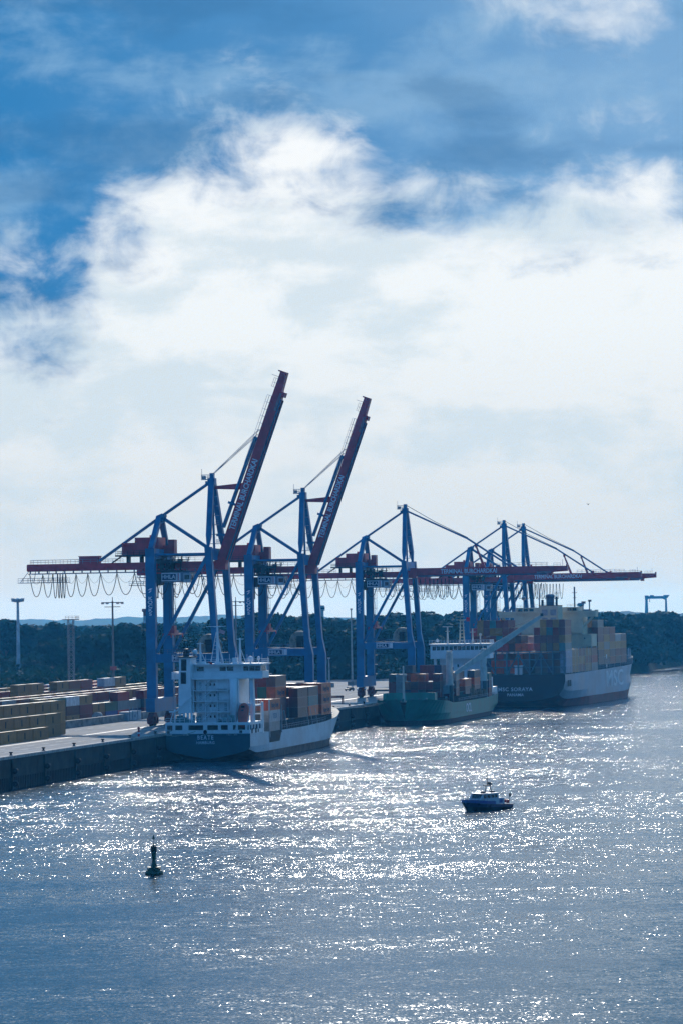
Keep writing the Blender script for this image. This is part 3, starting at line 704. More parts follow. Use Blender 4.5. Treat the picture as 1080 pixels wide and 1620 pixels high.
    for z in fl[:-1]:
        for x in (-3.2, 1.4, 3.4): obj('door', dm, r, (x, 0, z))
        for x in (-1.6, -.4, .7): obj('porthole', pm, r, (x, 0, z))
    obj('porthole', pm, r, (1.5, -.65, 15.9))
    for z in fl[:-1]:
        for x in (-3.6, -.9, 2.6, 4.6): MB().tube([(x, 3.9, z), (x, 3.9, z + 2.4)], .07, 5).build('pipe', OFFW, r)
        for x in (-4.2, -1.1, 2.0, 4.8): MB().tube([(x, 2.35, z), (x, 2.35, z + 2.6)], .09, 6).build('gallery_post', OFFW, r)
    MB().lathe((6.2, 2.6, 9.8), [(.95, 0), (.95, 11)], 14).build('stair_tower', OFFW, r, smooth=True)
    MB().beam((-8.6, 1.2, 12.6), (-4.2, 1.0, 16.6), .3).beam((-8.8, 1.2, 9.8), (-8.8, 1.2, 13.2), .35).box(-10.2, -8.6, .6, 1.4, 12.4, 12.8).lathe((-7.4, 1.0, 14.0), [(.25, -.2), (.25, .2)], 8, 'y').beam((-10.0, 1, 9.8), (-9.2, 1, 12.6), .2).build('stores_crane', OFFW, r)
    # bridge
    br = MB().box(-10.2, 13.2, 5.0, 12.0, 20.8, 22.3).box(-6.6, 12.6, 5.4, 12.0, 22.3, 24.2).box(-6.8, 13.4, 3.8, 12.4, 24.2, 24.55).box(-10.2, 13.2, 3.6, 5.0, 20.7, 21.0)
    br.box(12.6, 13.4, 4.4, 11, 21.0, 22.6).box(-10.4, -9.8, 4.4, 11, 21, 22.6)
    br.build('bridge', OFFW, r)
    for x0, x1 in ((-4.0, -2.2), (2.0, 3.6), (3.9, 5.5), (8.2, 9.5), (9.7, 11.1), (11.2, 12.5), (-9.6, -8.4)): MB().box(x0, x1, 5.3, 5.45, 22.7, 23.8).build('window', GLASS, r)
    for y in (5.8, 7.6, 9.4): MB().box(12.58, 12.66, y, y + 1.5, 22.6, 23.9).build('window', GLASS, r)
    MB().rail([(-6.6, 4, 24.55), (13.2, 4, 24.55), (13.2, 12, 24.55)], 1.15, 1.3).rail([(-10, 3.7, 21.0), (-4, 3.7, 21)], 1.1, 1.3).build('bridge_railing', OFFW, r)
    for x, z1, rr in ((-3.2, 30.0, .32), (1.3, 34.2, .38), (7.2, 31.0, .36)):
        ms = MB().tube([(x, 6, 24.5), (x, 6, z1)], rr, 8, rr * .55).beam((x - .9, 6, z1 - .3), (x + .9, 6, z1 - .3), .18)
        ms.beam((x + 1.5, 6, 24.6), (x + .1, 6, z1 * .6 + 24.5 * .4), .14).box(x - .8, x + .8, 5.6, 6.4, 24.5, 24.9)
        if x == 1.3:
            ms.beam((-1.6, 6, 34.0), (3.6, 6, 34.0), .16).beam((-.6, 6.2, 24.6), (1.0, 6, 32.5), .16).beam((2.9, 6.0, 24.6), (1.5, 6, 31), .14)
            for k in range(7): ms.beam((-.5 + k * .22, 6.1, 25.2 + k * 1.0), (1.2, 6.1, 25.2 + k * 1.0), .09)
        ms.build('mast', OFFW, r)
    for x in (-5, -1.8, 4.4, 6, 9, 10.6, 12.9): MB().beam((x, 6, 24.6), (x, 6, 26.4 + rnd.random()), .08).build('aerial', OFFW, r)
    MB().box(5.4, 6.6, 5, 6, 24.5, 26.0).build('locker', OFFW, r); MB().box(-3.0, -1.6, 5, 5.5, 24.5, 25.2).build('locker', OFFW, r)
    for x, z, q in ((-4.6, 27.6, .65), (9.9, 25.7, .72), (12.0, 25.9, .42)):
        MB().lathe((x, 6, z), [(q * .6, -q * 1.4), (q, -.5 * q), (q, 0), (q * .87, q * .5), (q * .5, q * .87), (q * .1, q)], 14).lathe((x, 6, z - q * 1.6 - .6), [(.15, 0), (.15, .8)], 6).build('radar_dome', WHITE, r, smooth=True)
    MB().box(0, 1.5, -.02, .02, 0, .9).build('flag', mat('flag_red_white', (.75, .35, .38), .7), r, (1.7, 6, 32.4), (0, R(20), 0))
    MB().box(0, 1.1, -.02, .02, .45, .9).build('flag', mat('flag_red', (.7, .05, .03), .7), r, (-.8, 3.6, 24.4), (0, R(25), 0))
    # starboard pillar and boat frame
    MB().prism([(9.7, 20.8), (10.7, 20.8), (10.9, 13.5), (10.6, 9.8), (9.9, 9.8), (9.8, 14)], 5.0, 6.4).build('wing_pillar', OFFW, r)
    bf = MB().box(10.7, 11.15, 12.6, 14.0, 6.6, 14.6).box(7.4, 11.1, 12.4, 13.0, 13.6, 14.1).box(7.4, 11.1, 12.4, 12.8, 11.4, 11.7).rail([(7, 12.5, 14.1), (11, 12.5, 14.1)], 1.0, 1.0).box(10.75, 11.1, 4, 13, 13.7, 14.0)
    bf.beam((7.0, .6, 7.8), (8.1, 4.6, 14.4), .3).beam((10.0, .6, 7.8), (10.0, 4.6, 14.4), .3).box(7.0, 10.2, 4.2, 4.6, 14.0, 14.5).box(9.8, 10.8, 6, 6.4, 9.8, 13.5)
    bf.build('boat_frame', OFFW, r)
    lb = MB().lathe((0, 0, 0), [(.15, -3.4), (.75, -3.0), (1.2, -2.0), (1.4, -.4), (1.4, 1.4), (1.25, 2.4), (.8, 3.0), (.25, 3.3)], 14)
    lb.box(-.7, .7, .9, 1.6, .8, 2.6)
    l = lb.build('lifeboat', LBRED, r, (8.7, 2.6, 11.5), (R(-24), 0, 0), smooth=True); 
    MB().box(-.45, .45, -1.45, -1.2, 1.5, 2.0).box(-.3, .3, -1.5, -1.2, .6, .9).build('hatch', BLACK, l)
    # hatch coamings with ribs, cell guides, lashing bridges
    hc = MB().box(-10.2, 10.2, 34, 98, 6.6, 9.0)
    hc.build('hatch_coaming', mat('coaming_brown', (.055, .035, .035), .7, var=.3), r)
    rb = MB()
    for k in range(46): rb.box(10.2, 10.75, 34.4 + k * 1.35, 34.6 + k * 1.35, 6.7, 9.1)
    rb.box(10.2, 10.9, 34, 96, 9.0, 9.2)
    rb.build('coaming_rib', mat('rib_grey', (.16, .13, .13), .7), r)
    MB().rail([(10.8, 34, 6.7), (10.8, 84, 7.0), (10.2, 100, 7.7)], 1.1, 2.0).build('deck_railing', STEEL, r)
    for y in (40.5, 66, 70.5, 76.5): MB().beam((10.8, y, 6.8), (10.7, y - 2.6, 11.5), .4, .3).build('stanchion', STEEL, r)
    MB().box(10.9, 11.2, 20.2, 20.8, 5.2, 15.0).box(10.9, 11.2, 33.6, 34.0, 6, 13.2).build('cell_guide', STEEL, r)
    # cut-out in the side below the low stack
    MB().prism([(20.4, 3.9), (31.5, 3.9), (34, 6.7), (20.4, 6.7)], 11.0, 11.06, 'x').build('side_opening', BLACK, r)
    MB().prism([(116, 8.5), (129, 9.6), (130, 10.4), (116, 9.5)], -.15, .15, 'x').lathe((0, 120, 8.6), [(.25, 0), (.18, 6)], 8).build('fore_mast', OFFW, r)
    return r
build_beate()
def ship_bay(mesh, sO, tO, rz, s0, t0, z0, columns, where, group, pitch=2.5, letters=None, ordside='the water'):
    """columns: dict column index -> list of colours from the bottom tier up; index counts from the land side"""
    h = HH[id(mesh)] + .03; cx, sx_ = math.cos(rz), math.sin(rz); made = []
    cmax = max(columns)
    for c, tiers in columns.items():
        for k, cl in enumerate(tiers):
            if cl is None: continue
            lx, ly = t0 + c * pitch, s0
            X, Y = sO[0] + lx * cx - ly * sx_, sO[1] + lx * sx_ + ly * cx
            up = len(tiers) - k
            lab = f"{cl} container, {where}, {ORD[cmax - c + 1]} column from {ordside}, {'top tier' if up == 1 else ORD[up] + ' from top'}"
            o = container(mesh, cl, (X, Y, z0 + k * h), rz, lab, group)
            made.append((c, k, o))
    return made
def side_letters(o, s, size, L=12.19, sx=.9, m=None):
    return text(s, size, 'lettering', m or NAVY, o, (2.455, L * .5, 1.35), FACE_WATER, .02, 1.0, sx)
def beate_cargo():
    O = XY(128, 0); g = 'containers aboard the white-housed feeder ship'
    rz = -TH; T0 = 2.2
    a = ship_bay(C40H, O, 0, rz, 21.0, T0, 6.2, {7: ['grey', 'pale grey', 'orange'], 6: ['navy blue', 'dark grey', 'brown']}, 'feeder ship low aft stack', g)
    side_letters(a[2][2], 'Hapag-Lloyd', 1.9, sx=.85); 
    Fm = mat('faint_blue', (.10, .22, .34), .6); side_letters(a[1][2], 'TEX', 1.8, sx=1.4, m=Fm)
    b = ship_bay(C40H, O, 0, rz, 38.5, T0, 9.0, {0: ['maroon', 'tan', 'brown'], 1: ['brown', 'maroon', 'tan', 'maroon'], 2: ['blue', 'maroon', 'maroon', 'brown'], 3: ['maroon', 'brown', 'maroon', 'dark brown'], 4: ['navy blue', 'blue', 'maroon', 'maroon'],
                 5: ['brown', 'maroon', 'green', 'maroon'], 6: ['purple', 'purple', 'orange', 'dark brown']}, 'feeder ship second stack', g)
    for c, k, o in b:
        if (c, k) == (6, 2): side_letters(o, 'Hapag-Lloyd', 1.9, sx=.85)
    ship_bay(C40, O, 0, rz, 53.2, T0, 9.25, {0: ['brown', 'dark brown', 'maroon'], 1: ['brown', 'maroon', 'dark brown', 'teal'], 2: ['maroon', 'navy blue', 'brown', 'teal'], 3: ['dark grey', 'brown', 'dark brown'], 4: ['brown', 'dark grey', 'dark brown'], 5: ['dark grey', 'dark brown', 'dark brown'],
                 6: ['dark grey', 'dark brown'], 7: ['dark brown', 'dark brown', 'dark brown']}, 'feeder ship third stack', g)
    ship_bay(C40, O, 0, rz, 66.0, T0, 9.25, {0: ['brown', 'dark brown'], 1: ['brown', 'maroon', 'navy blue'], 2: ['maroon', 'navy blue', 'dark grey'], 3: ['dark grey', 'brown', 'dark brown'], 4: ['brown', 'dark grey', 'navy blue'], 5: ['dark grey', 'maroon', 'dark brown'],
                 6: ['maroon', 'dark brown', 'maroon'], 7: ['orange', 'teal', 'dark grey']}, 'feeder ship fourth stack', g)
    e = ship_bay(C40H, O, 0, rz, 82.0, T0, 8.9, {0: ['brown', 'dark brown'], 1: ['brown', 'maroon'], 2: ['maroon', 'navy blue', 'dark brown'], 3: ['dark grey', 'brown', 'maroon'], 4: ['brown', 'dark grey', 'maroon'], 5: ['dark grey', 'maroon', 'orange'],
                 6: ['maroon', 'dark brown', 'orange'], 7: ['orange', 'orange', 'orange']}, 'feeder ship foremost stack', g)
    for c, k, o in e:
        if c == 7: side_letters(o, 'Hapag-Lloyd', 1.9, sx=.85)
beate_cargo()

# ------------------------------------------------------------------ green general-cargo ship, bow towards the camera
HGREEN = mat('hull_green', (.018, .25, .19), .5, var=.15, scale=.2, streak=.4, streak_col=(.02, .07, .07))
CRGREY = mat('ship_crane_cream', (.72, .64, .54), .55, var=.12, scale=.5, streak=.5, streak_col=(.25, .15, .09))
def build_green():
    r = thing('cargo_ship', 'green-hulled cargo ship with cream deck cranes, its bow towards the feeder ship', 'ship', LOC(372, 12.6, 0))
    hb = 11.3
    st = [(0, [(.02, -5, 4), (.03, -.5, 3.5), (.05, 1.4, 3), (.2, 3.5, 1.8), (1.2, 8.4, 0)]),
          (2.5, [(.2, -5, 2), (.5, -.5, 2.6), (1.4, 1.4, 2.2), (3.2, 3.5, 1.2), (6.6, 8.3, -.6)]),
          (7, [(1.5, -5), (4.0, -.5), (5.2, 1.4), (7.2, 3.6), (10.0, 8.1)]),
          (13, [(4, -5), (7.8, -.5), (8.8, 1.4), (10.2, 3.6), (hb, 7.8)]),
          (22, [(7, -5), (10.4, -.5), (10.8, 1.4), (11.2, 3.6), (hb, 7.4)]),
          (30, [(8, -5), (hb, -.5), (hb, 1.4), (hb, 3.6), (hb, 6.6)]), (60, [(9, -5), (hb, -.5), (hb, 1.4), (hb, 3.6), (hb, 6.5)]),
          (100, [(8, -5), (hb, -.5), (hb, 1.4), (hb, 3.6), (hb, 6.6)]), (112, [(5, -4), (9.6, -.3), (10.6, 1.4), (11.1, 3.6), (hb, 7.0)]),
          (121, [(2, -1), (7.5, .9), (9.6, 1.9), (10.8, 3.6), (11.1, 7.2)])]
    st = interp(st, 3)
    hull(r, st, [2], ['boot_topping', 'hull'], [mat('boot_dark', (.03, .022, .024), .7, var=.3), HGREEN]); deck(r, st, DECKM, dz=.6)
    transom(r, st[-1][1], 121, HGREEN)
    text('OCL', 4.2, 'lettering', LETTER, r, (hb + .03, 59, 3.9), FACE_WATER, .06, 1.0, 1.3)
    MB().beam((hb + .03, 12, 5.6), (hb + .03, 40, 5.5), .15).beam((hb + .03, 24, 3.4), (hb + .03, 44, 3.3), .15).build('rubbing_strake', HGREEN, r)
    MB().prism([(-8.6, 8), (-8.6, 10.4), (8.6, 10.4), (8.6, 8)], 14.0, 14.4).box(-8.7, -8.3, 10, 14.4, 7.6, 10.4).box(8.3, 8.7, 10, 14.4, 7.6, 10.4).build('wave_breaker', HGREEN, r)
    MB().box(-8, 8, 5, 13.6, 7.5, 7.62).build('forecastle_deck', mat('forecastle_pale', (.42, .46, .42), .5), r)
    gw = MB()
    for k in range(10): gw.box(-6 + k * 1.3, -5.3 + k * 1.3, 8 + (k % 3), 9 + (k % 3), 7.6, 8.1 + .5 * (k % 2))
    gw.build('mooring_gear', mat('gear_green', (.05, .2, .19), .6), r)
    MB().tube([(-1.9, 11, 7.6), (-1.9, 11, 19.3)], .42, 10, .26).box(-3.0, -.8, 10.6, 11.4, 16.3, 16.5).beam((-2.8, 11, 16.9), (-1, 11, 16.9), .12).build('fore_mast', CRGREY, r)
    # deck edge pieces, raised bulwark at the bow
    MB().rail([(hb - .1, 40, 6.6), (hb - .1, 118, 6.8)], 1.1, 2.2).build('deck_railing', STEEL, r)
    rb = MB().box(-10, 9.6, 24, 104, 6.5, 8.6)
    rb.build('hatch_coaming', mat('coaming_dark', (.06, .06, .055), .7), r)
    rbs = MB()
    for k in range(44): rbs.box(9.6, 10.1, 34 + k * 1.6, 34.22 + k * 1.6, 6.6, 9.6)
    rbs.box(9.6, 10.3, 34, 104, 9.5, 9.7).build('coaming_rib', mat('rib_green', (.09, .11, .10), .7), r)
    # cranes on the water side
    for y, jib in ((30.5, True), (97.5, False)):
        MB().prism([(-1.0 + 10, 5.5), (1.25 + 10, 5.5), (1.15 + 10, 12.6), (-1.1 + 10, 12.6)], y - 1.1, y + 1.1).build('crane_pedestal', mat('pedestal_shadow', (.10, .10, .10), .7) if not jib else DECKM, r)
        c = MB().tube([(10, y, 12.6), (10, y, 23.0)], 1.25, 16, 1.15).box(8.75, 11.3, y - 1.2, y + 1.2, 12.3, 12.9).box(9.2, 10.8, y - 1.0, y + 1.2, 22.6, 23.8).build('crane_house', CRGREY, r)
        MB().box(10.9, 11.32, y - .35, y + .35, 17.5, 18.4).build('hatch', BLACK, c)
        MB().box(9.2, 9.8, y - 1.4, y - 1.1, 8, 12.4).build('crane_ladder', STEEL, r)
        if jib:
            a, t = Vector((12.0, y, 16.4)), Vector((41.0, y + 5.0, 35.4)); d = t - a; k1 = .52
            n = Vector((-d.y, d.x, 0)).normalized()
            mid = a + d * k1
            jm = MB()
            for s_ in (-1, 1): jm.beam(a + n * (1.8 * s_), mid + n * (.6 * s_), .5, 1.2, .5, 2.4)
            jm.beam(mid - d * .05, t, 1.7, 2.2, .9, 1.0)
            for q in (.1, .25, .4): jm.beam(a + d * q + n * 1.3, a + d * q - n * 1.3, .25)
            j = jm.build('crane_jib', CRGREY, r)
            MB().beam(t - d * .02 + Vector((0, 0, .6)), t + Vector((.4, 0, .2)), 1.2, 1.0).build('jib_head', DARK, j)
            MB().tube([t, (10, y, 23.6)], .07, 5).build('luffing_rope', DARK, r)
    # white house aft
    h = MB().box(-7.6, 8.0, 107, 116, 6.5, 20.4).box(-10.6, 11.0, 104.6, 113, 20.2, 23.0).box(-10.6, 11.0, 104.8, 113, 23.0, 25.2).box(-11, 11.3, 104.2, 113.4, 25.2, 25.6)
    h.build('deck_house', OFFW, r)
    for x0 in [-9.8 + 1.55 * k for k in range(13)]: MB().box(x0, x0 + 1.2, 104.7, 104.82, 23.3, 24.7).build('window', GLASS, r)
    for x in (-1.2, 1.2): MB().box(x, x + .6, 106.9, 107, 17.2, 18.2).build('porthole', GLASS, r)
    MB().rail([(-10.9, 104.3, 25.6), (11.2, 104.3, 25.6), (11.2, 113, 25.6)], 1.3, 1.1, .06, 3).build('bridge_railing', OFFW, r)
    MB().box(-9.6, -8.8, 106, 107, 8, 20.3).box(8.6, 9.4, 106, 107, 8, 20.3).box(-7.6, -6.8, 104.8, 106.8, 13, 13.3).build('wing_pillar', OFFW, r)
    ms = MB().tube([(-4.6, 107, 25.6), (-4.6, 107, 31.6)], .4, 8, .25).box(-6.4, -2.8, 106.7, 107.3, 31.6, 31.9).box(-5.4, -3.8, 106.6, 107.4, 30.0, 30.2)
    ms.build('radar_mast', CRGREY, r)
    mm = MB()
    for s_ in (-1, 1): mm.beam((.5 + .9 * s_, 108, 25.6), (.5 + .4 * s_, 108, 34.2), .4)
    for k in range(7): mm.box(-.5, 1.5, 107.7, 108.3, 26.6 + k * 1.2, 26.8 + k * 1.2)
    mm.box(-1.4, 1.9, 107.6, 108.4, 34.0, 34.3).beam((-1.6, 108, 35.2), (1.6, 108, 35.2), .2).build('main_mast', CREAM, r)
    MB().tube([(4.6, 107, 25.6), (4.6, 107, 31.0)], .28, 8, .2).box(3.6, 5.6, 106.8, 107.2, 29.6, 29.8).tube([(7.4, 107, 25.6), (7.4, 107, 29.0)], .25, 8).lathe((7.4, 107, 28.4), [(.3, 0), (.55, .4), (.3, .9)], 8).build('aft_mast', CRGREY, r)
    MB().box(2.2, 3.4, 108, 108.1, 33.6, 35.0).build('flag', mat('red_flag', (.85, .02, .06), .7), r)
    MB().lathe((-8.2, 106, 27.0), [(.2, -.8), (.5, -.3), (.5, .1), (.1, .55)], 10).build('radar_dome', WHITE, r, smooth=True)
    MB().box(8.2, 10.9, 113, 121, 7.0, 9.8).box(9, 10.8, 106, 112, 8, 13.4).build('aft_house', OFFW, r)
    ag = MB()
    for k in range(14): ag.box(9.6 + rnd.random(), 10.9 + rnd.random() * .2, 66 + k * 3.2, 67 + k * 3.2, 7, 9 + rnd.random() * 3)
    ag.box(10.3, 10.5, 66, 111, 6.9, 7.2)
    ag.build('deck_gear', mat('gear_brown', (.22, .14, .09), .7, var=.4), r)
    # mooring lines to the quay
    for a, b in (((-6, 5, 8), (-13.2, -16, 7.6)), ((-7, 7, 8), (-13.4, -38, 7.6))):
        pts = [tuple(Vector(a).lerp(Vector(b), k / 10) + Vector((0, 0, -1.2 * math.sin(math.pi * k / 10)))) for k in range(11)]
        MB().tube(pts, .07, 5).build('mooring_line', mat('rope', (.35, .32, .25), .8), r)
    return r
build_green()
def green_cargo():
    O = XY(372, 12.6); g = 'containers aboard the green cargo ship'; rz = -TH
    ship_bay(C20, O, 0, rz, 22.0, -9.2, 8.6, {0: ['maroon', 'maroon', 'dark grey'], 1: ['grey', 'grey', 'grey'], 2: ['navy blue', 'brown'], 3: ['maroon', 'dark brown', 'orange'], 4: ['dark grey', 'maroon', 'orange'], 5: ['dark brown', 'maroon'], 6: ['purple', 'dark brown', 'maroon'], }, 'green ship front stack', g)
    ship_bay(C20, O, 0, rz, 38.5, -9.2, 8.6, {0: ['brown', 'maroon'], 1: ['dark grey', 'grey', 'brown', 'dark grey'], 2: ['maroon', 'brown', 'maroon'], 3: ['maroon', 'dark grey', 'brown', 'maroon'], 4: ['dark grey', 'grey', 'maroon', 'maroon'], 5: ['dark grey', 'maroon', 'maroon', 'navy blue'], 6: ['dark brown', 'grey', 'grey', 'grey'], 7: ['dark brown', 'dark grey', 'grey']}, 'green ship second stack', g)
    ship_bay(C20, O, 0, rz, 28.6, 7.6, 7.0, {0: ['purple', 'grey']}, 'green ship front-crane pair', g)
    ship_bay(C40, O, 0, rz, 56.0, -9.2, 8.7, {k: v for k, v in enumerate([['brown', 'dark grey'], ['maroon', 'grey'], ['dark grey', 'brown', 'navy blue'], ['grey', 'maroon', 'dark grey'], ['brown', 'brown', 'grey'], ['dark grey', 'maroon', 'grey'], ['brown', 'dark grey', 'dark grey'], ['brown', 'orange']])}, 'green ship third stack', g)
    ship_bay(C40, O, 0, rz, 74.0, -9.2, 8.7, {k: v for k, v in enumerate([['brown'], ['maroon', 'grey'], ['dark grey', 'brown'], ['grey', 'maroon'], ['brown', 'brown'], ['dark grey', 'maroon'], ['brown', 'white'], ['brown', 'orange', 'dark grey']])}, 'green ship fourth stack', g)
    ship_bay(C20, O, 0, rz, 101.0, 8.8, 4.6, {0: ['maroon', 'maroon', 'navy blue', 'teal']}, 'green ship stern stack', g)
green_cargo()

# ------------------------------------------------------------------ large container ship MSC SORAYA
SRZ = -TH - R(3.3); SO = LOC(556, 20.8, 0)
HULLS = mat('hull_grey', (.44, .50, .55), .5, var=.16, scale=.09, streak=.75, streak_col=(.13, .12, .12))
HULLK = mat('hull_black', (.006, .016, .032), .5, var=.2, scale=.2)
BOOTR = mat('boot_red', (.26, .060, .055), .65, var=.3, scale=.15, streak=.5, streak_col=(.10, .05, .05))
FRAMEG = mat('lashing_frame', (.10, .19, .24), .55, var=.2)
def build_soraya():
    r = thing('container_ship', 'large grey-hulled container ship with black stern and cream bridge at the far berth', 'ship', SO, SRZ)
    hb = 18.6
    st = [(0, [(0, 2.2), (7, 2.6), (12, 3.4), (16.0, 4.9), (17.8, 7.2), (hb, 10), (hb, 12.6)]),
          (6, [(0, .4), (8, .8), (13, 1.8), (16.2, 3.6), (18, 6.4), (hb, 9.6), (hb, 12.6)]),
          (16, [(0, -3), (9, -2.5), (14.5, .2), (16.6, 2.9), (18.3, 6.0), (hb, 9.5), (hb, 12.6)]),
          (34, [(0, -6), (11, -6), (16.6, -.5), (17.8, 3.0), (hb, 6.0), (hb, 9.5), (hb, 12.7)]),
          (60, [(0, -6), (14, -6), (hb, -.5), (hb, 3.2), (hb, 6.0), (hb, 9.5), (hb, 12.9)]),
          (140, [(0, -6), (14, -6), (hb, -.5), (hb, 3.2), (hb, 6.0), (hb, 9.6), (hb, 13.5)]),
          (175, [(0, -6), (10, -6), (14.5, -.5), (15.4, 3.4), (16.2, 6.0), (15.8, 9.7), (16.6, 14.0)]),
          (205, [(0, -6), (4, -6), (7.4, -.5), (8.6, 3.6), (9.0, 6.4), (10.0, 10), (11.6, 14.8)]),
          (224, [(0, -6), (.6, -6), (2.0, -.5), (2.8, 3.8), (3.6, 6.6), (4.8, 10.4), (6.6, 15.4)]),
          (232, [(0, -6, -4), (.05, -6, -4), (.1, -.5, -3), (.4, 3.8, -1.5), (1.1, 6.8, -.5), (2.0, 10.6, .5), (3.4, 15.8, 1.5)]),
          (235, [(0, -6, -9), (.01, -6, -9), (.02, -.5, -7), (.03, 3.8, -4.5), (.05, 6.8, -2.6), (.1, 10.6, 0), (.5, 16.0, 3.2)])]
    st = interp([(y * .86, q) for y, q in st], 4)
    hull(r, st, [3], ['boot_topping', 'hull'], [BOOTR, HULLS]); deck(r, st, DECKM)
    transom(r, st[0][1], -.08, HULLK)
    text('MSC SORAYA', 2.0, 'lettering', LETTER, r, (-1.0, -.12, 7.0), FACE_NEAR, .03, 1.15, 1.0)
    text('PANAMA', 1.5, 'lettering', LETTER, r, (-1.0, -.12, 4.9), FACE_NEAR, .02, 1.1, 1.0)
    tm = text('MSC', 9.2, 'lettering', mat('hull_letter', (.92, .94, .95), .5, var=.05), r, (hb + .06, 101, 8.7), FACE_WATER, .12, 1.05, 2.1)
    for a in (4.4, 8.2): MB().box(hb - .02, hb + .06, a, a + 3.0, 7.9, 10.3).build('mooring_port', BLACK, r)
    # dark rail structure along the side
    sr = MB()
    for k in range(74):
        y = 2 + k * 3.0; w = hb if y < 125 else hb - (y - 125) ** 2 * .0026
        if w < 6: break
        z = 12.7 + max(0, y - 60) * .014
        sr.box(w - .5, w - .1, y, y + .45, z, z + 2.6).beam((w - .3, y, z + .3), (w - 1.8, y, z + 2.6), .2)
        y2 = y + 3; w2 = hb if y2 < 125 else hb - (y2 - 125) ** 2 * .0026
        for h in (.9, 1.7, 2.6): sr.beam((w - .2, y, z + h), (w2 - .2, y2, z + h + .04), .13)
    sr.build('side_rail', FRAMEG, r)
    MB().box(-17.6, 17.6, 2, 60, 12.6, 13.0).box(-17.6, 17.2, 60, 130, 13, 15.0).box(-12, 12, 130, 172, 13.2, 15.0).build('hatch_covers', DECKM, r)
    # lashing frame across the stern
    f = MB()
    for k in range(9): f.box(-18.2 + k * 4.5, -17.7 + k * 4.5, 1.0, 1.5, 12.6, 21.6)
    for z in (15.3, 18.2, 20.6): f.box(-18.2, 18.3, 1.1, 1.4, z, z + .28)
    for k, s_ in ((0, 1), (1, -1), (3, 1), (4, -1), (6, -1), (5, 1)):
        x = -18 + k * 4.5; f.beam((x if s_ > 0 else x + 4.5, 1.25, 12.8), (x + 4.5 if s_ > 0 else x, 1.25, 20.6), .4)
    f.box(-18.3, 18.4, .8, 14, 21.3, 21.6).build('lashing_frame', FRAMEG, r)
    for k in range(7): MB().box(18.15, 18.5, 13.8 + k * 6.6, 14.2 + k * 6.6, 12.8, 22.5).build('side_stanchion', mat('stanchion_pale', (.5, .56, .6), .5), r)
    for k in range(10):
        y = 66 + k * 12.4; w = 18.2 if y < 122 else 18.2 - (y - 122) ** 2 * .0026
        MB().box(w - .3, w + .05, y, y + .4, 13.5, 22.5 - k * .3).build('lashing_post', mat('stanchion_pale'), r)
    MB().box(-1.5, 1.5, 1.6, 3.2, 12.6, 16.0).box(-1.8, 1.8, 1.5, 3.3, 15.9, 16.2).build('stern_locker', OFFW, r)
    # funnel block and bridge
    MB().box(1.0, 8.2, 38, 47, 12.6, 39.0).box(-7.0, 8.2, 30, 38, 12.6, 27.0).box(-7.4, 8.6, 29.6, 38, 26.6, 27.2).build('engine_casing', CREAM, r)
    lv = mat('louvre_grey', (.33, .33, .34), .6)
    for x in (1.8, 5.2):
        for z in (32.0, 35.2): MB().box(x, x + 2.3, 37.9, 38.0, z, z + 2.3).build('louvre', lv, r)
    MB().lathe((4.4, 42, 39), [(1.6, 0), (1.6, 3.0), (1.85, 3.4), (1.85, 4.2), (1.3, 4.6)], 18).build('funnel', mat('funnel_grey', (.12, .16, .22), .5), r, smooth=False)
    MB().box(.9, 8.3, 37.9, 47, 39.0, 39.2).tube([(1.7, 40, 39), (1.7, 40, 41.4)], .5, 8).tube([(7.2, 41, 39), (7.2, 41, 42.6)], .45, 8).rail([(1, 38, 39.2), (8.2, 38, 39.2)], 1.0, 1.0).beam((7.2, 41, 42), (7.2, 41, 44.6), .15).beam((5.4, 41, 44), (9.4, 41, 44), .12).build('funnel_pipes', DARK, r)
    MB().box(-13.5, 14.5, 56, 66, 14, 34.4).box(-12.5, 13, 55, 66, 36.2, 38.4).box(-19.6, 19.8, 56, 61.5, 34.4, 36.2).box(-19.6, 19.8, 55.8, 56.1, 35.6, 36.9).box(19.5, 19.9, 56, 61.5, 35.5, 37.2).box(-19.9, -19.5, 56, 61.5, 35.5, 37.2).build('bridge', CREAM, r)
    for s_ in (-1, 1): MB().beam((13.5 * s_, 57.5, 29.5), (18.5 * s_, 57.5, 34.4), .8, .9).box(-14.2, 14.2, 55.4, 56, 27.6, 27.9).build('wing_brace', CREAM, r)
    MB().box(14.5, 18.2, 55, 66, 22.5, 27.2).box(14.4, 18.3, 54.8, 66, 27.2, 27.5).build('accommodation_step', CREAM, r)
    MB().box(15.2, 15.7, 54.9, 55, 25.6, 26.1).build('porthole', BLACK, r)
    for x in (8.6, 10.6): MB().box(x, x + 1.7, 54.9, 55.0, 36.9, 38.0).build('window', GLASS, r)
    for x in (-11.5, -9.2, -6.9): MB().box(x, x + 1.7, 54.9, 55.0, 36.9, 38.0).build('window', GLASS, r)
    tp = MB().rail([(-12, 55, 38.4), (0.5, 55, 38.4)], 1.1, 1.5).rail([(8.5, 55, 38.4), (13, 55, 38.4)], 1.1, 1.5).rail([(-19.5, 55.9, 36.9), (-13, 55.9, 36.9)], 1.0, 1.6)
    tp.tube([(-9.6, 57, 38.4), (-9.6, 57, 42)], .2, 6).lathe((-9.6, 57, 42.2), [(.3, -.9), (.85, -.4), (.85, .4), (.3, .9)], 12, 'y')
    tp.tube([(-3.2, 57, 38.4), (-3.2, 57, 46)], .28, 6).tube([(11.2, 57, 38.4), (11.2, 57, 46.5)], .32, 6).box(10.2, 12.2, 56.8, 57.2, 44, 44.2).box(10.5, 11.9, 56.8, 57.2, 42, 42.2)
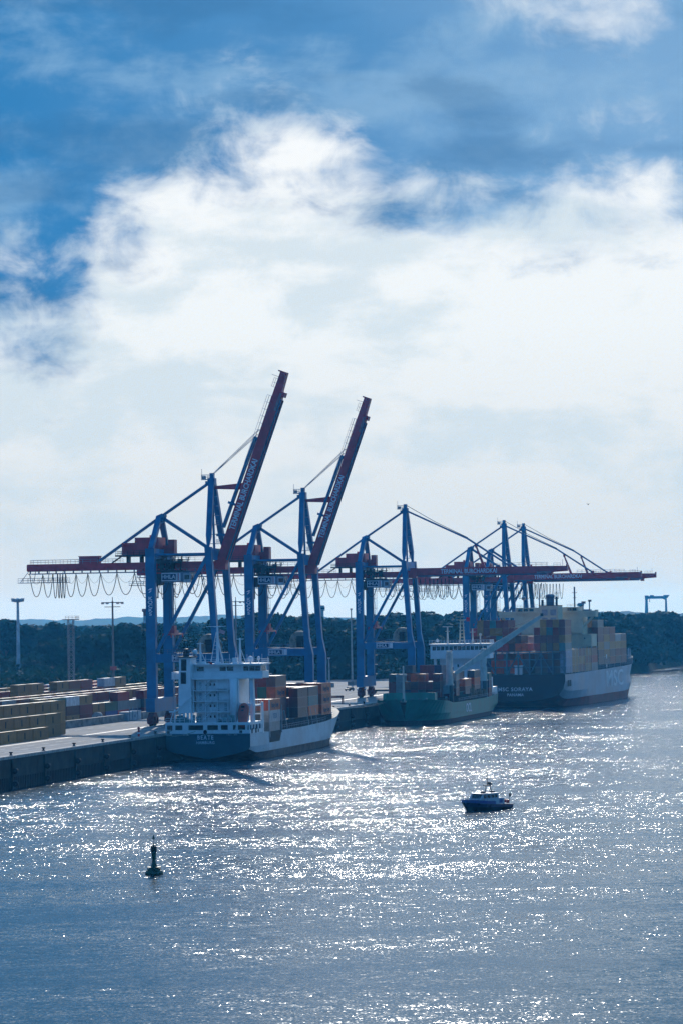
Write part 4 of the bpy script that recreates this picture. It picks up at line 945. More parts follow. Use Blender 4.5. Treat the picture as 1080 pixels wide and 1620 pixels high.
    tp.tube([(14.6, 57, 36.4), (14.6, 57, 40.4)], .25, 6).box(14, 15.6, 56.6, 57.4, 39.6, 40.6).tube([(17.2, 57, 36.4), (17.2, 57, 41.2)], .25, 6).box(16.8, 18.0, 56.6, 57.4, 40.4, 41.2)
    tp.build('bridge_masts', mat('mast_grey', (.30, .30, .30), .6), r)
    MB().lathe((12.6, 62, 38.4), [(.2, 0), (1.3, .3), (1.5, 1.0), (.9, 1.6)], 12).box(14.6, 17.5, 57, 60, 36.2, 37.4).build('bridge_tent', mat('tarp_blue', (.02, .28, .42), .6), r)
    MB().box(17.4, 18.4, 84, 87, 13.6, 17.4).box(17.5, 18.6, 83, 85, 17.2, 19.0).build('gangway_gear', WHITE, r)
    MB().tube([(0, 190, 15.0), (0, 190, 25)], .4, 8, .25).box(-2, 3, 198, 202, 17.0, 17.2).rail([(5.0, 194, 15.0), (1, 203, 15.8)], 2.2, 1.5).build('fore_mast', FRAMEG, r)
    return r
build_soraya()
def soraya_cargo():
    O = SO; g = 'containers aboard the large grey container ship'; P_ = 2.47; t0 = -18.4; W_ = 'large ship stern stack'
    def tiers(c, rows):  # rows listed from the bottom tier up, '-' none
        return [None if q == '-' else q for q in rows]
    D = {0: ['purple', 'maroon', 'red'], 1: ['brown', 'purple', 'tan', 'tan'], 2: ['maroon', 'brown', 'purple', 'purple'], 3: ['dark brown', 'maroon', 'tan', 'teal'], 4: ['red', 'teal', 'tan', 'maroon'], 5: ['red', 'brown', 'maroon', 'maroon'],
         6: ['dark brown', 'brown', 'maroon'], 7: ['orange', 'dark brown'], 8: ['orange'], 9: [], 10: ['red', 'purple', 'maroon'],
         11: ['tan', 'purple', 'tan', 'tan'], 12: ['dark grey', 'purple', 'teal', 'purple'], 13: ['tan', 'purple', 'maroon', 'tan'], 14: ['teal', 'tan', 'purple', 'purple']}
    D = {k: v for k, v in D.items() if v}
    ship_bay(CS, O, 0, SRZ, 1.6, t0, 21.65, D, W_, g, P_)
    F_ = {1: ['brown', 'dark grey', 'brown'], 2: ['dark grey', 'navy blue', 'dark grey'], 3: ['orange', 'orange', 'brown'], 4: ['orange', 'orange', 'red'], 5: ['dark grey', 'red', 'dark grey'], 6: ['orange', 'orange', 'dark brown'], 7: ['orange', 'orange', 'orange'], 8: ['dark grey', 'dark grey', 'brown'],
          10: ['dark grey', 'navy blue', 'dark grey'], 11: ['dark grey', 'dark grey', 'brown'], 12: ['navy blue', 'dark grey', 'dark grey'], 13: ['dark grey', 'dark brown', 'navy blue']}
    ship_bay(C40, O, 0, SRZ, 3.0, t0, 13.1, F_, 'large ship behind stern lattice', g, P_)
    side = [('pale blue', 'pale blue', 'pale blue'), ('tan', 'tan', 'tan'), ('brown', 'tan', 'brown'), ('tan', 'brown', 'tan'), ('grey', 'red', 'brown')]
    for k, tr in enumerate(side):
        if k: ship_bay(CS, O, 0, SRZ, 1.6 + k * 12.9, t0, 13.1, {14: list(tr), 13: list(tr[::-1])}, f'large ship side, {ORD[k + 1]} bay', g, P_)
        else: ship_bay(CS, O, 0, SRZ, 2.6, t0, 13.1, {14: list(tr)}, 'large ship side, first bay', g, P_)
    cols = ['tan', 'purple', 'grey', 'brown', 'dark grey', 'maroon', 'purple', 'dark grey', 'tan']
    tops = [6, 6, 5, 5, 4, 4, 4, 3, 2]
    for k, n in enumerate(tops):
        y = 67 + k * 12.4; off = 0 if y < 126 else -int((y - 108) / 14)
        d = {}
        for c in (14, 13, 12, 11):
            nn = n - (1 if c == 14 and k in (1, 3, 5) else 0)
            d[c + off] = [rnd.choice(cols) for _ in range(max(1, nn))]
        if k in (2, 5): d[14 + off][-1] = 'maroon'
        ship_bay(CS, O, 0, SRZ, y, t0, 15.05, d, f'large ship {ORD[k + 1]} forward bay', g, P_)
soraya_cargo()

# ------------------------------------------------------------------ container yard
BAR = MB().box(2.405, 2.42, 5.55, 6.35, .55, 2.1).mesh('label_panel', mat('label_black', (.012, .014, .016), .6))
def yard():
    rz = -TH
    # three stepped rows of tan boxes at the left
    for rowi, (t, tiers, s0, n, nm) in enumerate([(-25.74, 1, 55.4, 4, 'front row of the tan stack'), (-28.3, 2, 61.0, 5, 'middle row of the tan stack'), (-30.9, 3, 61.0, 6, 'back row of the tan stack')]):
        for k in range(n):
            for z in range(tiers):
                if rowi == 0: pos = f'{ORD[n - k]} from its right end'
                else: pos = f"{ORD[n - k]} from right, {['bottom', 'middle' if tiers == 3 else 'top', 'top'][z]} tier"
                o = container(C40H, 'tan', LOC(s0 + k * 12.45, t, QZ + z * 2.9), rz, f'tan container, {nm}, {pos}', 'tan containers stacked by the quay road')
                obj('label_panel', BAR, o)
    def row(t, s0, cells, nm, mesh=C40, gap=.35):
        """cells: list of stacks along the quay, each a list of colours bottom up"""
        L = 12.19 if mesh is not C20 else 6.06
        for k, tiers in enumerate(cells):
            for z, c in enumerate(tiers):
                if c is None: continue
                if rnd.random() < .26: c = rnd.choice(['white', 'blue', 'orange', 'red', 'teal', 'grey', 'red', 'orange', 'brown'])
                up = len(tiers) - z
                o = container(mesh, c, LOC(s0 + k * (L + gap), t, QZ + z * 2.62), rz, f"{c} container, {nm}, {ORD[k + 1]} stack from the left, {'top tier' if up == 1 else ORD[up] + ' from top'}", 'containers in the yard')
                if c == 'tan' and mesh is C40: obj('label_panel', BAR, o)
    T, Mn, B, G, U, D, K = 'tan', 'maroon', 'brown', 'green', 'blue', 'dark brown', 'teal'
    row(-50.0, 160, [[Mn, T], [D, Mn, T], [D, D, G], [T, D, 'navy blue'], [Mn, Mn, T], [B, T], [U, G, None], ['navy blue', K, Mn], ['navy blue', K]], 'yard first row')
    row(-49.0, 272, [[Mn, 'dark grey', Mn], [Mn, Mn, Mn], ['orange', D, Mn], [T, U, Mn], [T, T, Mn], [K, B, B], [D, Mn, Mn], [B, T, Mn], [Mn, D, T]], 'yard short-box row', C20)
    row(-57.0, 150, [[D, Mn, D], [Mn, D, T], [D, T, Mn], [Mn, T, G], [D, D, U], [Mn, Mn, B], [D, D, T], [U, D, Mn], [Mn, D, Mn], [T, Mn, T], [D, Mn, T], [Mn, D, B], [D, T, Mn], [Mn, B, T]], 'yard second row')
    row(-66.0, 190, [[D, D, T], [D, Mn, 'purple'], [D, D, T], [Mn, T, T], [D, D, 'white'], [D, Mn, Mn], [Mn, D, Mn], [D, Mn, Mn], [D, T, T], [Mn, D, T], [D, Mn, T], [Mn, D, B], [D, T, Mn]], 'yard third row')
    row(-78.0, 240, [[D, D, T, T], [D, Mn, T, T], [D, D, T], [Mn, T, T, T], [D, D, T, B], [D, Mn, Mn, Mn], [Mn, D, Mn], [D, Mn, D, Mn], [D, T, T, T], [Mn, D, T], [D, Mn, T], [Mn, D, B]], 'yard back row')
    row(-92.0, 250, [[D, D, T], [D, Mn, Mn], [D, D, T], [Mn, T, B], [D, D, Mn], [D, Mn, G], [Mn, D, Mn], [D, Mn, D], [D, T, T], [Mn, D, T], [D, Mn, T], [Mn, D, B]], 'yard sixth row')
    row(-108.0, 300, [[D, D, Mn], [D, Mn, T], [D, D, T], [Mn, T, B], [D, D, Mn], [D, Mn, U], [Mn, D, Mn], [D, Mn, D], [D, T, T], [Mn, D, T], [D, Mn, T], [Mn, D, B]], 'yard seventh row')
    # low concrete barrier and tank
    b = MB().box(-.5, .5, 164, 229, 0, 1.9).box(-.8, .8, 164, 229, 0, .35).box(-.6, .6, 164, 229, 1.9, 2.05)
    tag(b.build('barrier_wall', CONC, None, LOC(0, -40.2, QZ), (0, 0, rz)), 'long low concrete barrier wall between the tan stack and a pale cabin', 'wall')
    b = MB().box(-.5, .5, 246, 292, 0, 1.9).box(-.8, .8, 246, 292, 0, .35).box(-.6, .6, 246, 292, 1.9, 2.05)
    tag(b.build('barrier_wall', CONC, None, LOC(0, -40.2, QZ), (0, 0, rz)), 'short low concrete barrier wall beside the nearest crane leg', 'wall')
    c = thing('site_cabin', 'pale grey site cabin with vertical poles between the barrier walls', 'cabin', LOC(228, -41.3, QZ))
    MB().box(0, 2.6, 0, 13.5, .15, 2.5).box(-.08, 2.68, -.08, 13.58, 2.5, 2.65).build('cabin_body', mat('cabin_pale', (.42, .48, .52), .6), c)
    for y in (1, 4.5, 9.5): MB().tube([(2.7, y, 0), (2.7, y, 4.2)], .12, 6).build('pole', STEEL, c)
    MB().box(2.6, 2.64, 6.2, 6.6, .9, 1.7).box(2.6, 2.64, 7.2, 7.6, .9, 1.7).build('door_mark', NAVY, c)
    d = thing('cable_drum', 'pale round cable drum standing behind the long barrier wall', 'cable drum', LOC(217, -44.5, QZ))
    MB().lathe((0, 0, 1.55), [(.5, -.8), (1.5, -.8), (1.5, -.65), (.7, -.6), (.7, .6), (1.5, .65), (1.5, .8), (.5, .8)], 20, 'y').build('drum', mat('drum_pale', (.6, .6, .58), .6), d)
    MB().lathe((0, -.82, 1.55), [(.35, -.02), (.35, .02)], 12, 'y').build('hub', DARK, d)
    # small red post, trestle, cars
    h = thing('red_post', 'small red marker post on the quay edge', 'post', LOC(108.5, -1.2, 7.2))
    MB().tube([(0, 0, 0), (0, 0, 1.9)], .3, 10, .24).lathe((0, 0, 1.9), [(.36, 0), (.36, .3), (.1, .5)], 10).build('post', mat('post_red', (.7, .05, .04), .5), h)
    MB().box(-.32, .32, -.32, .32, .7, 1.0).build('collar', LETTER, h)
    t = thing('steel_trestle', 'low dark red steel trestle on the open quay', 'trestle', LOC(384, -12.5, QZ))
    MB().box(-2.4, 2.4, -1.2, 1.2, 2.0, 2.6).box(-2.7, 2.7, -.2, .2, 2.3, 2.75).build('trestle_top', DRED, t)
    for x in (-2.3, 2.3):
        for y in (-1, 1): MB().beam((x, y, 2.2), (x * 1.05, y, 0), .28).build('leg', DRED, t)
    for nm, s_, t_, cc, lab in (('a', 560, -46, (.02, .025, .03), 'dark parked car on the quay behind the feeder bow'), ('b', 566, -42.6, (.75, .76, .78), 'white parked car on the quay behind the feeder bow')):
        c = thing('parked_car', lab, 'car', LOC(s_, t_, QZ), -TH + R(70), 'cars parked on the quay')
        MB().prism([(-2.2, .35), (-2.25, .8), (-1.9, .95), (-1.2, 1.0), (-.6, 1.5), (1.2, 1.52), (1.9, 1.0), (2.2, .95), (2.25, .4)], -.85, .85).build('body', mat('car_' + nm, cc, .25), c)
        MB().prism([(-1.05, 1.02), (-.58, 1.42), (1.15, 1.44), (1.7, 1.02)], -.87, .87).build('window', GLASS, c)
        for x in (-1.4, 1.4):
            for y in (-.8, .8): MB().lathe((x, y, .33), [(.1, -.12), (.33, -.12), (.33, .12), (.1, .12)], 12, 'y').build('wheel', BLACK, c)
    f = thing('flatbed_trailer', 'dark flat trailer parked beside the third crane foot', 'trailer', LOC(520, -24, QZ))
    MB().box(-6.5, 6.5, -1.3, 1.3, 1.1, 1.5).box(-6.5, 6.5, -.5, .5, .7, 1.1).build('bed', DARK, f)
    for x in (-5, -3.7, 4.6): MB().lathe((x, -1, .5), [(.2, -.2), (.5, -.2), (.5, .2), (.2, .2)], 12, 'y').lathe((x, 1, .5), [(.2, -.2), (.5, -.2), (.5, .2), (.2, .2)], 12, 'y').build('wheel', BLACK, f)
yard()

# ------------------------------------------------------------------ masts, tower, chimney
def W(px, py, Y):
    """plan position on the view line of a point seen at (px,py) and Y metres away (measured from the photograph once, kept in metres)"""
    dx, dy = px - 540, 810 - py
    a = dx * math.cos(ROLL) + dy * math.sin(ROLL); b = -dx * math.sin(ROLL) + dy * math.cos(ROLL)
    k = Y / (FPX * math.cos(PITCH) - b * math.sin(PITCH))
    return a * k, Y, CAM_H + (FPX * math.sin(PITCH) + b * math.cos(PITCH)) * k
def flood_mast(loc, top, label, m, r=.5, kind=0, base=QZ):
    t = thing('floodlight_mast', label, 'light mast', (loc[0], loc[1], base), 0, 'floodlight masts over the yard')
    h = top - base
    MB().tube([(0, 0, 0), (0, 0, h)], r, 10, r * .55).build('mast', m, t)
    if kind == 0:
        MB().box(-3.6, 3.6, -.3, .3, h - .6, h - .35).box(-2.6, 2.6, -.25, .25, h - 2.0, h - 1.8).tube([(0, 0, h), (0, 0, h + 1.3)], .12, 6).build('crossarm', DARK, t)
        for x in (-3.2, -1.7, 1.7, 3.2): MB().box(x - .45, x + .45, -.4, .4, h - 1.0, h - .6).build('lamp', STEEL, t)
        MB().box(-1.0, 1.0, -.75, .75, h * .36, h * .36 + 1.2).build('number_plate', mat('plate_red', (.55, .12, .12), .6), t)
    else:
        MB().lathe((0, 0, h - .8), [(.4, 0), (2.9, .4), (2.9, 1.6), (2.7, 1.6), (2.7, .7), (.4, .3)], 14).build('head_ring', STEEL, t)
        for k in range(8):
            a = k * math.pi / 4; MB().box(2.7 * math.cos(a) - .35, 2.7 * math.cos(a) + .35, 2.7 * math.sin(a) - .35, 2.7 * math.sin(a) + .35, h + .5, h + 1.1).build('lamp', WHITE, t)
    return t
MASTM = mat('mast_brown_grey', (.26, .22, .19), .7)
flood_mast(W(178, 951, 1030), W(178, 951, 1030)[2], 'tall brown floodlight mast with crossarms left of the nearest crane', MASTM)
flood_mast(W(373, 950, 1180), W(373, 950, 1180)[2], 'floodlight mast with crossarms between the first two cranes', MASTM, .45)
flood_mast(W(28, 947, 1440), W(28, 947, 1440)[2] - 1, 'pale tapered floodlight mast with ring head at far left', mat('mast_pale', (.55, .58, .6), .5), 1.0, 1)
def slim_pole(loc, top, label):
    t = thing('lamp_pole', label, 'lamp pole', (loc[0], loc[1], QZ), 0, 'slim poles on the quay')
    h = top - QZ
    MB().tube([(0, 0, 0), (0, 0, h)], .42, 8, .22).build('pole', mat('pole_grey', (.42, .42, .40), .6), t); MB().box(-2, 2, -1, 1, 0, 1.8).build('base', CONC, t)
    MB().box(-.5, .5, -.4, .4, h, h + .6).build('lamp', STEEL, t)
slim_pole(W(557, 1080, 1330), W(557, 965, 1330)[2], 'slim grey pole left of the third crane')
slim_pole(W(521, 1085, 1300), W(521, 1043, 1300)[2], 'short thin pole right of the second crane')
def lattice():
    x, y, z = W(112, 981, 1130); t = thing('lattice_tower', 'square lattice light tower with top platform behind the yard', 'tower', (x, y, QZ), R(20)); h = z - QZ
    m = mat('lattice_steel', (.30, .27, .26), .5); w = .95
    for sx in (-1, 1):
        for sy in (-1, 1): MB().beam((w * sx, w * sy, 0), (w * sx, w * sy, h), .2).build('corner_post', m, t)
    n = 16; br = MB()
    for k in range(n):
        z0, z1 = h * k / n, h * (k + 1) / n
        for a, b in (((-w, -w), (w, -w)), ((w, -w), (w, w)), ((w, w), (-w, w)), ((-w, w), (-w, -w))):
            br.beam((*a, z0), (*b, z1), .13).beam((*a, z1), (*b, z1), .13)
    br.build('bracing', m, t)
    MB().box(-2.6, 2.6, -2.0, 2.0, h, h + .3).rail([(-2.5, -1.9, h + .3), (2.5, -1.9, h + .3), (2.5, 1.9, h + .3)], 1.1, 1.2).build('platform', DARK, t)
    MB().box(-1.2, 1.2, -1.5, -1.3, h * .18, h * .18 + 1.3).build('number_plate', mat('plate_red'), t)
lattice()
def chimney():
    x, y, z = W(230.5, 963, 1700); t = thing('striped_chimney', 'slim red and white banded chimney behind the nearest crane', 'chimney', (x, y, QZ), 0); h = z - QZ
    n = 9
    for k in range(n):
        MB().lathe((0, 0, 0), [(1.35, h * k / n), (1.3, h * (k + 1) / n)], 14).build('band', mat('stack_red', (.42, .07, .06), .7) if k % 2 == 0 else mat('stack_white', (.6, .62, .64), .7), t)
    MB().lathe((0, 0, h - 1.8), [(1.5, 0), (2.0, .2), (2.0, 1.6), (1.5, 1.8)], 14).build('top_ring', mat('stack_red'), t)
chimney()
def radar_tower():
    x, y, z = W(509, 958, 2700); t = thing('control_tower', 'distant slim tower with wider head right of the second crane', 'tower', (x, y, QZ), 0); h = z - QZ
    m = mat('tower_grey', (.22, .30, .32), .7)
    MB().box(-1.6, 1.6, -1.6, 1.6, 0, h - 4.5).build('shaft', m, t); MB().box(-2.6, 2.6, -2.6, 2.6, h - 4.5, h - 1.0).box(-2.2, 2.2, -2.2, 2.2, h - 1, h).build('tower_head', m, t); MB().box(-2.65, 2.65, -2.66, -2.6, h - 3.2, h - 1.8).build('window', GLASS, t)
    x, y, z = W(412, 962, 2500); t = thing('control_tower', 'distant slim tower behind the second crane leg', 'tower', (x, y, QZ), 0); h = z - QZ
    MB().box(-1.3, 1.3, -1.3, 1.3, 0, h - 2).build('shaft', m, t); MB().box(-1.8, 2.6, -1.8, 1.8, h - 2, h).build('tower_head', m, t)
radar_tower()
def far_gantry():
    x, y, z = W(1037, 942, 4300); t = thing('shipyard_gantry', 'distant pale blue shipyard gantry crane above the far trees', 'crane', (x, y, QZ), 0); h = z - QZ
    m = mat('gantry_blue', (.03, .22, .36), .6); w = 14.0
    MB().prism([(-w - 1, h), (-w + 4, h), (-w + 4, h - 1), (w - 3.5, h - 1), (w - 3.5, h + .3), (w + 4.5, h + .3), (w + 1.5, h - 3.8), (w - 2, h - 6), (w - 5, h - 4.6), (-w + 3, h - 4.6), (-w + 2.6, h - 6), (-w - .6, h - 6)], -3, 3).build('bridge_girder', m, t)
    MB().prism([(-w - .4, h - 6), (-w + 2.6, h - 6), (-w + 4, 0), (-w - 2.6, 0)], -2, 2).build('leg', m, t); MB().prism([(w - 1.4, h - 5), (w + .6, h - 5), (w + 2.2, 0), (w - 2.2, 0)], -2, 2).build('leg', m, t)
    MB().box(-w + 6, -w + 11, -3.2, 3.2, h - 1, h + .4).box(-w + 5, -w + 5.6, -1, 1, h - 9, h - 4.6).build('trolley', mat('gantry_dark', (.05, .12, .2), .6), t)
far_gantry()
def far_yard():
    cc = ['purple', 'brown', 'blue', 'teal', 'maroon', 'brown', 'grey']
    for k in range(5):
        for z in range(4):
            x, y, _ = W(-6 + k * 12.6, 1030, 2420)
            container(C40, rnd.choice(cc), (x - 6, y + 1.2, QZ + 3.0 + z * 2.62), -R(90), f"distant container block among the trees at far left, {ORD[k + 1]} stack, {ORD[4 - z]} from top", 'distant containers at far left')
    x0 = W(-30, 1030, 2420)[0]
    structure(MB().box(x0, W(70, 1030, 2420)[0], 2410, 2440, QZ - 1, QZ + 3.0).build('embankment', mat('rough_grass')))
far_yard()

# ------------------------------------------------------------------ trees
def leaf_mat(name, c):
    m = bpy.data.materials.new(name); m.use_nodes = True; nt = m.node_tree
    for n in list(nt.nodes): nt.nodes.remove(n)
    g = NT(nt); o = g.new('ShaderNodeOutputMaterial'); b = g.new('ShaderNodeBsdfPrincipled'); tr = g.new('ShaderNodeBsdfTranslucent'); mx = g.new('ShaderNodeMixShader'); mx.inputs[0].default_value = .22
    pos = g.new('ShaderNodeNewGeometry').outputs['Position']
    oi = g.new('ShaderNodeObjectInfo')
    n1 = g.noise(pos, .22, 4, .6)
    cc = g.mix(g.ss(n1, .3, .7), tuple(q * .55 for q in c), tuple(q * 1.45 for q in c))
    cc = g.mix(g.m('MULTIPLY', oi.outputs['Random'], .5), cc, (c[0] * 1.6, c[1] * 1.15, c[2] * .8))
    g.l.new(cc, b.inputs['Base Color']); b.inputs['Roughness'].default_value = .8; b.inputs['Specular IOR Level'].default_value = .1
    g.l.new(cc, tr.inputs[0]); g.l.new(b.outputs[0], mx.inputs[1]); g.l.new(tr.outputs[0], mx.inputs[2]); g.l.new(mx.outputs[0], o.inputs[0])
    return m
LEAF = leaf_mat('foliage', (.010, .048, .036)); BARK = mat('bark', (.06, .045, .035), .9)
nrg = np.random.default_rng(5)
def crown_arrays(n, rx, rz, leaf, lobes=9):
    """leaf clumps on and inside several overlapping lobes; crown base at z=0, top near 2*rz"""
    cs = []
    for k in range(lobes):
        a = nrg.uniform(0, 2 * math.pi); q = nrg.uniform(.15, .62); z = nrg.uniform(.45, 1.55)
        q *= (1.25 - abs(z - .9) * .75)
        cs.append((rx * q * math.cos(a), rx * q * math.sin(a), rz * z, nrg.uniform(.34, .55) * rx))
    cs.append((0, 0, rz * 1.45, rx * .5)); cs.append((0, 0, rz * .9, rx * .62))
    cs = np.array(cs); i = nrg.integers(0, len(cs), n); c = cs[i]
    d = nrg.normal(size=(n, 3)); d /= np.linalg.norm(d, axis=1)[:, None]
    rad = c[:, 3] * np.cbrt(nrg.uniform(.35, 1.08, n))
    p = c[:, :3] + d * rad[:, None] * np.array([1, 1, .85])
    nrm = d + nrg.normal(scale=.65, size=(n, 3)); nrm /= np.linalg.norm(nrm, axis=1)[:, None]
    u = np.cross(nrm, nrg.normal(size=(n, 3))); u /= np.linalg.norm(u, axis=1)[:, None]; v = np.cross(nrm, u)
    sz = leaf * nrg.uniform(.5, 1.2, n)[:, None]
    return np.stack([p - u * sz, p - v * sz * .7, p + u * sz, p + v * sz * .7], 1).reshape(-1, 3)
def quads_mesh(name, V, m):
    me = bpy.data.meshes.new(name); n = len(V) // 4
    me.vertices.add(len(V)); me.vertices.foreach_set('co', V.astype(np.float32).ravel())
    me.loops.add(4 * n); me.loops.foreach_set('vertex_index', np.arange(4 * n, dtype=np.int32))
    me.polygons.add(n); me.polygons.foreach_set('loop_start', np.arange(0, 4 * n, 4, dtype=np.int32))
    me.update(); me.materials.append(m); return me
CROWNS = [quads_mesh('crown', crown_arrays(1500, 7.5, 9.5, 1.05, 8 + k % 4), LEAF) for k in range(7)]
def trunk_mesh():
    mb = MB().tube([(0, 0, 0), (.15, 0, 3), (0, .1, 7), (.1, 0, 13)], .55, 7, .2)
    for a in range(5):
        t = a * 1.256 + .4; mb.tube([(0, 0, 5 + a * .7), (1.6 * math.cos(t), 1.6 * math.sin(t), 8 + a * .8), (3.4 * math.cos(t), 3.4 * math.sin(t), 10.5 + a)], .22, 5, .07)
    return mb.mesh('trunk', BARK)
TRUNK = trunk_mesh()
def tree(x, y, h, wd, label, group, base=QZ):
    t = thing('broadleaf_tree', label, 'tree', (x, y, base), rnd.uniform(0, 6.28), group)
    k = h / 24.0
    obj('trunk', TRUNK, t).scale = (k, k, k)
    c = obj('crown', rnd.choice(CROWNS), t, (0, 0, h * .19)); c.scale = (wd / 7.5 * .95, wd / 7.5 * .95, h * .81 / 19.0)
    return t
def forest():
    # height of the wood's skyline above the camera line, by picture column, for three belts at different distances
    def lerp(x, pts):
        for (a, ya), (b, yb) in zip(pts, pts[1:]):
            if a <= x <= b: return ya + (yb - ya) * (x - a) / (b - a)
        return pts[-1][1]
    front = [(-40, 1050), (55, 1045), (60, 1018), (110, 1012), (150, 1000), (190, 986), (235, 990), (300, 1012), (340, 1006), (420, 990), (470, 990), (560, 990), (640, 982), (720, 985), (800, 985), (1000, 976), (1120, 970)]
    mid = [(-40, 982), (20, 976), (45, 984), (70, 990), (90, 979), (105, 982), (118, 996), (160, 990), (200, 984), (260, 985), (300, 986), (345, 975), (400, 968), (450, 968), (470, 974), (500, 968), (530, 977), (560, 975), (600, 973), (650, 966), (760, 966), (860, 970), (1000, 968), (1120, 965)]
    belts = [(front, 'front belt of trees', 34, 1480, 1960), (mid, 'second belt of trees', 36, 1750, 2150)]
    for pts, nm, n, Ya, Yb in belts:
        for k in range(n):
            px = -30 + 1140 * (k + rnd.uniform(.2, .8)) / n
            u = max(0.0, (px - 600) / 480.0); Y = Ya + (Yb - Ya) * u + rnd.uniform(-30, 40)
            x, y, z = W(px, lerp(px, pts) - 6 + rnd.uniform(-3, 4), Y)
            h = max(9, z - QZ); wd = min(15, max(7.5, h * .42)) * rnd.uniform(.9, 1.35)
            tree(x, y, h, wd, f"{'tall' if h > 25 else 'low'} {'broad' if wd > 9.5 else 'narrow'} leafy tree, {ORD[k + 1]} from left in the {'nearer' if pts is front else 'farther'} belt of the wood", 'nearer trees of the wood' if pts is front else 'farther trees of the wood')
    V = []
    for k in range(520):                                   # the rest of the wood reads as one mass
        px = -40 + 1160 * rnd.random(); u = max(0.0, (px - 600) / 480.0); b = rnd.random()
        Y = 1500 + 480 * u + b * 420
        top = lerp(px, front) * (1 - b) + lerp(px, mid) * b - 2 + rnd.uniform(0, 14)
        if px < 70 and b < .8: top = max(top, 1040)
        x, y, z = W(px, top, Y); h = max(6, z - QZ); wd = rnd.uniform(7, 12)
        A = crown_arrays(330, wd, h * .42, 1.7, 6); A = A * np.array([1, 1, 1.0]) + np.array([x, y, QZ + h * .08]); V.append(A)
    for k in range(700):                                   # understorey
        px = -40 + 1160 * rnd.random(); u = max(0.0, (px - 600) / 480.0)
        Y = 1462 + 500 * u + rnd.uniform(-8, 30)
        if px < 330 and k % 3: Y = rnd.uniform(1190, 1450)
        x, y, z = W(px, 1000, Y)
        A = crown_arrays(60, rnd.uniform(5, 9), rnd.uniform(2, 6), 1.5, 4) + np.array([x, y, QZ - 1.5]); V.append(A)
    o = obj('woodland', quads_mesh('woodland', np.concatenate(V), LEAF)); tag(o, 'dense dark woodland filling the background behind the quay', 'woodland', kind='stuff')
    V = []
    for k in range(420):                                   # a farther wooded ridge
        px = -60 + 1200 * rnd.random(); Y = rnd.uniform(2700, 3500)
        top = lerp(px, [(-60, 984), (120, 985), (160, 982), (230, 984), (300, 978), (520, 976), (640, 966), (680, 962), (720, 968), (770, 962), (860, 968), (900, 964), (1000, 966), (1200, 964)]) + rnd.uniform(-1.5, 6)
        x, y, z = W(px, top, Y); h = max(6, z - QZ)
        A = crown_arrays(200, rnd.uniform(9, 16), h * .45, 3.0, 5) + np.array([x, y, QZ]); V.append(A)
    o = obj('far_woodland', quads_mesh('far_woodland', np.concatenate(V), LEAF)); tag(o, 'hazy blue line of distant trees along the horizon', 'woodland', kind='stuff')
forest()

def hills():
    m = mat('hill_forest', (.022, .045, .022), .95, var=.5, scale=.01, spec=.05)
    for Y, zb, amp, seed in ((6500, 29, 9, 1), (9500, 37, 12, 2)):
        mb = MB(); n = 240; r_ = random.Random(seed); ph = [r_.uniform(0, 6.28) for _ in range(7)]
        for k in range(n + 1):
            x = -1600 + 3200 * k / n * (Y / 6500); z = zb + amp * (.5 * math.sin(k * .045 + ph[0]) + .3 * math.sin(k * .13 + ph[1]) + .16 * math.sin(k * .41 + ph[2]) + .12 * math.sin(k * 1.3 + ph[3])) + r_.uniform(-1.6, 1.6)
            mb.v += [(x, Y - 500, QZ - 2), (x, Y, z), (x, Y + 900, QZ - 2)]
        for k in range(n):
            for j in (0, 1): mb.f.append((3 * k + j, 3 * k + 3 + j, 3 * k + 4 + j, 3 * k + 1 + j))
        structure(mb.build('hills', m))
hills()

